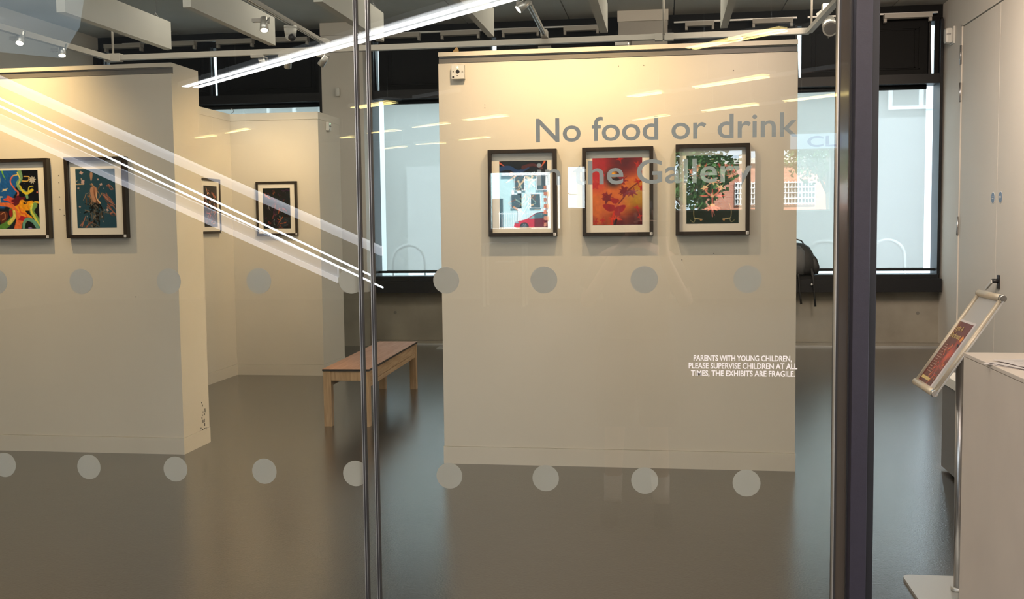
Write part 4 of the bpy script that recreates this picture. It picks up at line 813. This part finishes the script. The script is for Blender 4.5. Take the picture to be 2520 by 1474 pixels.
band(-6.3, 3.086, -2.30, 1.20, .013, 'tubec', 'light_line', .02); band(-6.3, 3.02, -2.22, 1.11, .013, 'tubec', 'light_line', .02)
band(-6.3, 2.89, -2.59, 1.235, .085, mat('band_low', (.6, .62, .66), emit=(.80, .86, 1), es=1.0), 'lower_band'); band(-6.3, 2.825, -2.59, 1.175, .045, mat('band_edge2', (.8, .8, .8), emit=(.92, .92, 1), es=3.0), 'lower_edge', .04, .02)  # lower band and brighter edge glow likewise, brightness put into the material
# foyer table with monitor-like frame
t = thing('foyer_table', 'high pale foyer table, faintly reflected under the left flower picture', 'table', (-3.1, -14.8, 0))
box('top', 'whitep', t, -3.56, -2.70, -15.3, -14.75, 1.20, 1.24); [box('leg', 'whitep', t, x, x+.05, y, y+.05, 0, 1.20) for x in (-3.54, -2.76) for y in (-15.28, -14.82)]; box('shelf', 'whitep', t, -3.3, -2.95, -15.2, -14.9, .86, .88)

# ================================================================== street beyond the foyer
st = struct(MB().prism([(-120, -17.05, -.12), (80, -17.05, -.12), (80, -140, 1.9), (-120, -140, 1.9)], (0, 0, -.1)).build('ground_front', 'asphalt'))
gz = lambda y: -.12+(-17.05-y)*2.02/122.95
# red car
def car():
    y = -84.8; g0 = gz(y); t = thing('car', 'red hatchback parked in the street, reflected over the left flower picture', 'car', (-10.9, y, g0))
    prof = [(0, .35), (.05, .62), (.35, .78), (1.0, .93), (1.7, 1.38), (2.1, 1.47), (3.1, 1.45), (3.9, 1.05), (4.2, .95), (4.25, .4), (4.1, .28), (.2, .25)]
    X0 = -13.1; S_ = 1.12
    MB().prism([(X0+x*S_, y, g0+z*S_) for x, z in prof], (0, -1.75, 0)).build('body', 'red', t)
    MB().prism([(X0+x*S_, y+.01, g0+z*S_) for x, z in [(1.15, .95), (1.75, 1.34), (2.1, 1.4), (3.05, 1.38), (3.7, 1.02)]], (0, -.03, 0)).build('window', mat('car_glass', (.25, .42, .42), .1), t)
    for x in (.82, 3.35):
        for yy in (y, y-1.55):
            w_ = MB().cyl((X0+x*S_, yy+.03, g0+.33*S_), (X0+x*S_, yy-.2, g0+.33*S_), .35*S_, n=24).build('wheel', 'tyre', t)
            hb = MB()
            for k in range(10): a = k*math.pi/5; hb.bar((X0+x*S_, yy+.04, g0+.33*S_), (X0+x*S_+.26*math.cos(a), yy+.04, g0+.33*S_+.26*math.sin(a)), .035, .035)
            hb.build('rim', 'chrome', w_)
    MB().bbox(X0+.1, X0+.45, y, y+.03, g0+.68, g0+.82, b=.01).build('headlamp', 'chrome', t)
car()
b = thing('pale_building', 'pale blue shopfront building reflected behind the red car', 'building', (-14, -100, gz(-100)))
g0 = gz(-100); box('wall', 'pale', b, -30, -10.5, -106, -100, g0, 12); box('cornice', 'winw', b, -16.5, -10.5, -100, -99.7, 6.5, 6.9)
for x, z in ((-15.6, 3.2), (-13.6, 3.2), (-12.0, 3.2), (-13.0, 5.0), (-15.2, 5.0)): wn = box('window', 'winw', b, x, x+1.1, -99.95, -99.8, z, z+1.5); box('pane', 'wind', wn, x+.1, x+1.0, -99.8, -99.75, z+.1, z+1.4)
box('pilaster', 'winw', b, -14.9, -14.5, -100, -99.8, g0, 6.5); box('doorway', 'wind', b, -17.5, -16.4, -99.95, -99.8, g0, 4.2)
ra = thing('railings', 'white iron railings reflected in front of the pale building', 'railings', (-13, -92, gz(-92)))
for k in range(16): MB().bar((-15.5+.22*k, -92, gz(-92)), (-15.5+.22*k, -92, gz(-92)+1.7), .06, .06).build('baluster', 'winw', ra)
MB().bar((-15.6, -92, 2.6), (-12.1, -92, 2.6), .08, .08).build('top_rail', 'winw', ra)
bw_ = thing('striped_corner', 'red and white striped brick corner reflected left of the flower picture', 'building', (-16, -97, gz(-97)))
BR = mat('brick_red', (.50, .17, .10), .8, noise=.15, nscale=2)
for k in range(12): box('quoin', 'winw' if k % 2 else BR, bw_, -18.6, -17.7, -97.5, -97, gz(-97)+k*.42, gz(-97)+k*.42+.41)
wh = thing('white_house', 'white rendered house with sash window, reflected between two pictures', 'building', (-7, -80, gz(-80)))
box('wall', mat('white_render', (.5, .53, .55), .8), wh, -9.6, -6.4, -83, -80, gz(-80), 8); wn = box('window', 'pale', wh, -8.5, -7.2, -80.02, -79.9, 2.9, 5.2); box('glazing_bar', 'winw', wn, -7.9, -7.8, -79.95, -79.85, 2.9, 5.2); box('glazing_bar', 'winw', wn, -8.5, -7.2, -79.95, -79.85, 4.0, 4.1)
for k in range(8): box('quoin', BR, wh, -9.9, -9.5-.2*(k % 2), -80.1, -79.9, gz(-80)+k*.5, gz(-80)+k*.5+.3)
# brick terrace with white grilled windows
y = -34.8; g0 = gz(y)
b = thing('brick_building', 'long red brick building with white grilled windows, reflected at right', 'building', (6, y, g0))
def brick_mat():
    m = bpy.data.materials.new('brickwork'); m.use_nodes = True; nt = m.node_tree; N = nt.nodes; L = nt.links
    tc = N.new('ShaderNodeTexCoord'); mp = N.new('ShaderNodeMapping'); mp.inputs['Rotation'].default_value = (R(90), 0, 0); br = N.new('ShaderNodeTexBrick'); br.inputs['Scale'].default_value = 4
    br.inputs['Color1'].default_value = (.50, .18, .11, 1); br.inputs['Color2'].default_value = (.60, .25, .16, 1); br.inputs['Mortar'].default_value = (.5, .42, .36, 1); br.inputs['Mortar Size'].default_value = .015
    L.new(tc.outputs['Object'], mp.inputs[0]); L.new(mp.outputs[0], br.inputs['Vector']); L.new(br.outputs['Color'], N['Principled BSDF'].inputs['Base Color']); N['Principled BSDF'].inputs['Roughness'].default_value = .85
    return m
BM = brick_mat(); M['brick'] = BM
box('wall', BM, b, 1.35, 14, y-6, y, g0, 3.75); box('coping', 'cream', b, 1.2, 14.1, y-6, y+.15, 3.75, 3.95)
for x in (2.35, 4.05, 6.35, 8.5): box('pilaster', BM, b, x-.45 if x > 3 else x-.7, x-.2 if x > 3 else x-.5, y, y+.12, g0, 3.75)
for x0, x1 in ((2.55, 3.55), (4.25, 5.45), (6.35, 7.5), (8.4, 9.6)):
    wn = box('window', 'wind', b, x0, x1, y, y+.03, 2.25, 3.05)
    gr = MB()
    for k in range(11): gr.box(x0+(x1-x0)*k/10-.018, x0+(x1-x0)*k/10+.018, y+.05, y+.08, 2.2, 3.08)
    for z in (2.25, 2.45, 2.65, 2.85, 3.03): gr.box(x0, x1, y+.08, y+.10, z-.022, z+.022)
    gr.build('grille', 'winw', wn)
# trees
def tree(label, x, y, h, r, cz):
    t = thing('tree', label, 'tree', (x, y, gz(y)))
    MB().tube([(x, y, gz(y)), (x+.05, y, cz*.6), (x-.03, y, cz)], [.14, .10, .06], 8).build('trunk', 'bark', t)
    for k in range(4): a = k*1.6; MB().tube([(x, y, cz*.7), (x+.5*r*math.cos(a), y+.5*r*math.sin(a), cz+.2)], [.06, .02], 6).build('branch', 'bark', t)
    mb = MB(); q = random.Random(int(x*10)+5)
    for k in range(2600):
        a = q.uniform(0, 6.28); bt = math.acos(q.uniform(-1, 1)); rr = r*q.uniform(.35, 1)**.5*(1+.25*math.sin(3*a+2*bt))
        p = Vector((x+rr*math.sin(bt)*math.cos(a), y+rr*math.sin(bt)*math.sin(a), cz+.75*rr*math.cos(bt)+.2)); s = q.uniform(.05, .11)*r/1.3
        e1 = Vector((q.gauss(0, 1), q.gauss(0, 1), q.gauss(0, 1))).normalized(); e2 = e1.orthogonal().normalized()
        mb.v += [tuple(p+e1*s), tuple(p+e2*s*.6), tuple(p-e1*s), tuple(p-e2*s*.6)]; n = len(mb.v); mb.f.append((n-4, n-3, n-2, n-1)); mb.sm.append(False)
    o = mb.build('foliage', 'leaf', t, fixn=False); o['kind'] = 'stuff'
tree('bushy green tree reflected over the pink blossom picture', .55, -31.5, 5, 1.75, 3.1)
tree('slender green street tree reflected beside the brick building', 4.9, -28.0, 5, 1.15, 3.45)
tree('street tree reflected at the door post, before the brick building', 7.3, -32.3, 5, 1.2, 3.35)

# ================================================================== photographer standing behind the camera (reflected legs)
def skin(name, m, parent, verts, edges, radii, sub=2, root=0):
    o0 = parent_world(parent); me = bpy.data.meshes.new(name); me.from_pydata([tuple(Vector(v)-o0) for v in verts], edges, []); me.materials.append(M[m])
    o = bpy.data.objects.new(name, me); COL.objects.link(o); o.parent = parent
    md = o.modifiers.new('skin', 'SKIN'); me.skin_vertices  # layer is created with the modifier
    for i, r_ in enumerate(radii): me.skin_vertices[0].data[i].radius = (r_, r_) if not isinstance(r_, tuple) else r_; me.skin_vertices[0].data[i].use_root = (i == root)
    md.use_smooth_shade = True; s = o.modifiers.new('sub', 'SUBSURF'); s.levels = s.render_levels = sub
    return o
bx_, by_ = -.16, -.42
t = thing('person', 'person in dark top and shorts with pale socks photographing through the glass', 'person', (bx_, by_, 0))
V = []; E_ = []; Rr = []
def chain(pts, rs, start=None):
    prev = start
    for p, r_ in zip(pts, rs):
        V.append(p); Rr.append(r_); i = len(V)-1
        if prev is not None: E_.append((prev, i))
        prev = i
    return prev
pel = chain([(bx_, by_, .95)], [.13]); chest = chain([(bx_, by_, 1.12), (bx_, by_, 1.30), (bx_, by_+.01, 1.42)], [.12, .145, .12], pel)
head = chain([(bx_, by_+.02, 1.50), (bx_, by_+.03, 1.56), (bx_, by_+.04, 1.66), (bx_, by_+.035, 1.73)], [.052, .065, .088, .06], chest)
for s in (-1, 1):
    kn = chain([(bx_+s*.10, by_, .88), (bx_+s*.115, by_+.02, .48), (bx_+s*.125, by_-.02, .30), (bx_+s*.13, by_-.01, .09), (bx_+s*.14, by_+.03, .04), (bx_+s*.15, by_+.15, .03)], [.095, .058, .056, .036, .036, .03], pel)
    wr_ = chain([(bx_+s*.19, by_, 1.40), (bx_+s*.27, by_+.03, 1.16), (bx_+s*.13+.02, by_+.26, 1.42), (bx_+s*.085+.06, by_+.32, 1.53)], [.05, .042, .03, .026], chest)
    hb = V[wr_]; pm = chain([(hb[0]-s*.02, hb[1]+.02, hb[2]+.03)], [.026], wr_)
    for f in range(4): fx = hb[0]-s*.02; chain([(fx-s*.012, hb[1]+.035, hb[2]+.02+.017*f), (fx-s*.045+s*.004*f, hb[1]+.04, hb[2]+.025+.017*f), (fx-s*.062+s*.005*f, hb[1]+.028, hb[2]+.03+.016*f)], [.009, .0085, .007], pm)
    chain([(hb[0]-s*.03, hb[1]+.005, hb[2]+.01), (hb[0]-s*.06, hb[1]+.005, hb[2]+.03)], [.011, .008], wr_)
skin('body', 'skin', t, V, E_, Rr, 2)
loft([(.98, bx_, by_, .17, .12), (1.15, bx_, by_, .165, .125), (1.32, bx_, by_, .20, .135), (1.42, bx_, by_, .17, .11), (1.47, bx_, by_, .08, .08)]).build('shirt', 'cloth', t)
for s in (-1, 1):
    loft([(.52, bx_+s*.115, by_+.015, .095, .10), (.75, bx_+s*.105, by_, .11, .115), (.99, bx_+s*.075, by_, .12, .125)]).build('shorts_leg', 'cloth', t)
    loft([(.08, bx_+s*.13, by_, .05, .06), (.12, bx_+s*.13, by_-.01, .047, .052), (.23, bx_+s*.127, by_-.02, .052, .054)]).build('sock', 'sock', t)
    loft([(0, bx_+s*.145, by_+.07, .05, .14), (.05, bx_+s*.143, by_+.06, .048, .135), (.09, bx_+s*.135, by_, .045, .06)]).build('shoe', 'cloth', t)
    MB().cyl((bx_+s*.16, by_, 1.40), (bx_+s*.25, by_+.02, 1.24), .075, .062).build('sleeve', 'cloth', t)
loft([(1.64, bx_, by_+.01, .088, .098), (1.70, bx_, by_+.015, .09, .10), (1.76, bx_, by_+.025, .06, .07), (1.775, bx_, by_+.03, .02, .02)]).build('hair', 'dark', t)
for s in (-1, 1): MB().sph((bx_+s*.03, by_+.122, 1.655), .009).build('eye', 'dark', t); MB().sph((bx_+s*.086, by_+.04, 1.645), .02, (.4, .8, 1.2)).build('ear', 'skin', t)
MB().sph((bx_, by_+.132, 1.63), .013, (.8, 1, 1.6)).build('nose', 'skin', t); MB().sph((bx_, by_+.12, 1.59), .02, (1, .3, .3)).build('mouth', 'red', t)
ph = thing('phone', 'dark phone held up by the photographer, just behind the viewpoint', 'phone', (-.06, -.05, 1.57))
MB().bbox(-.14, .018, -.055, -.047, 1.53, 1.608, b=.003).build('body', 'dark', ph)
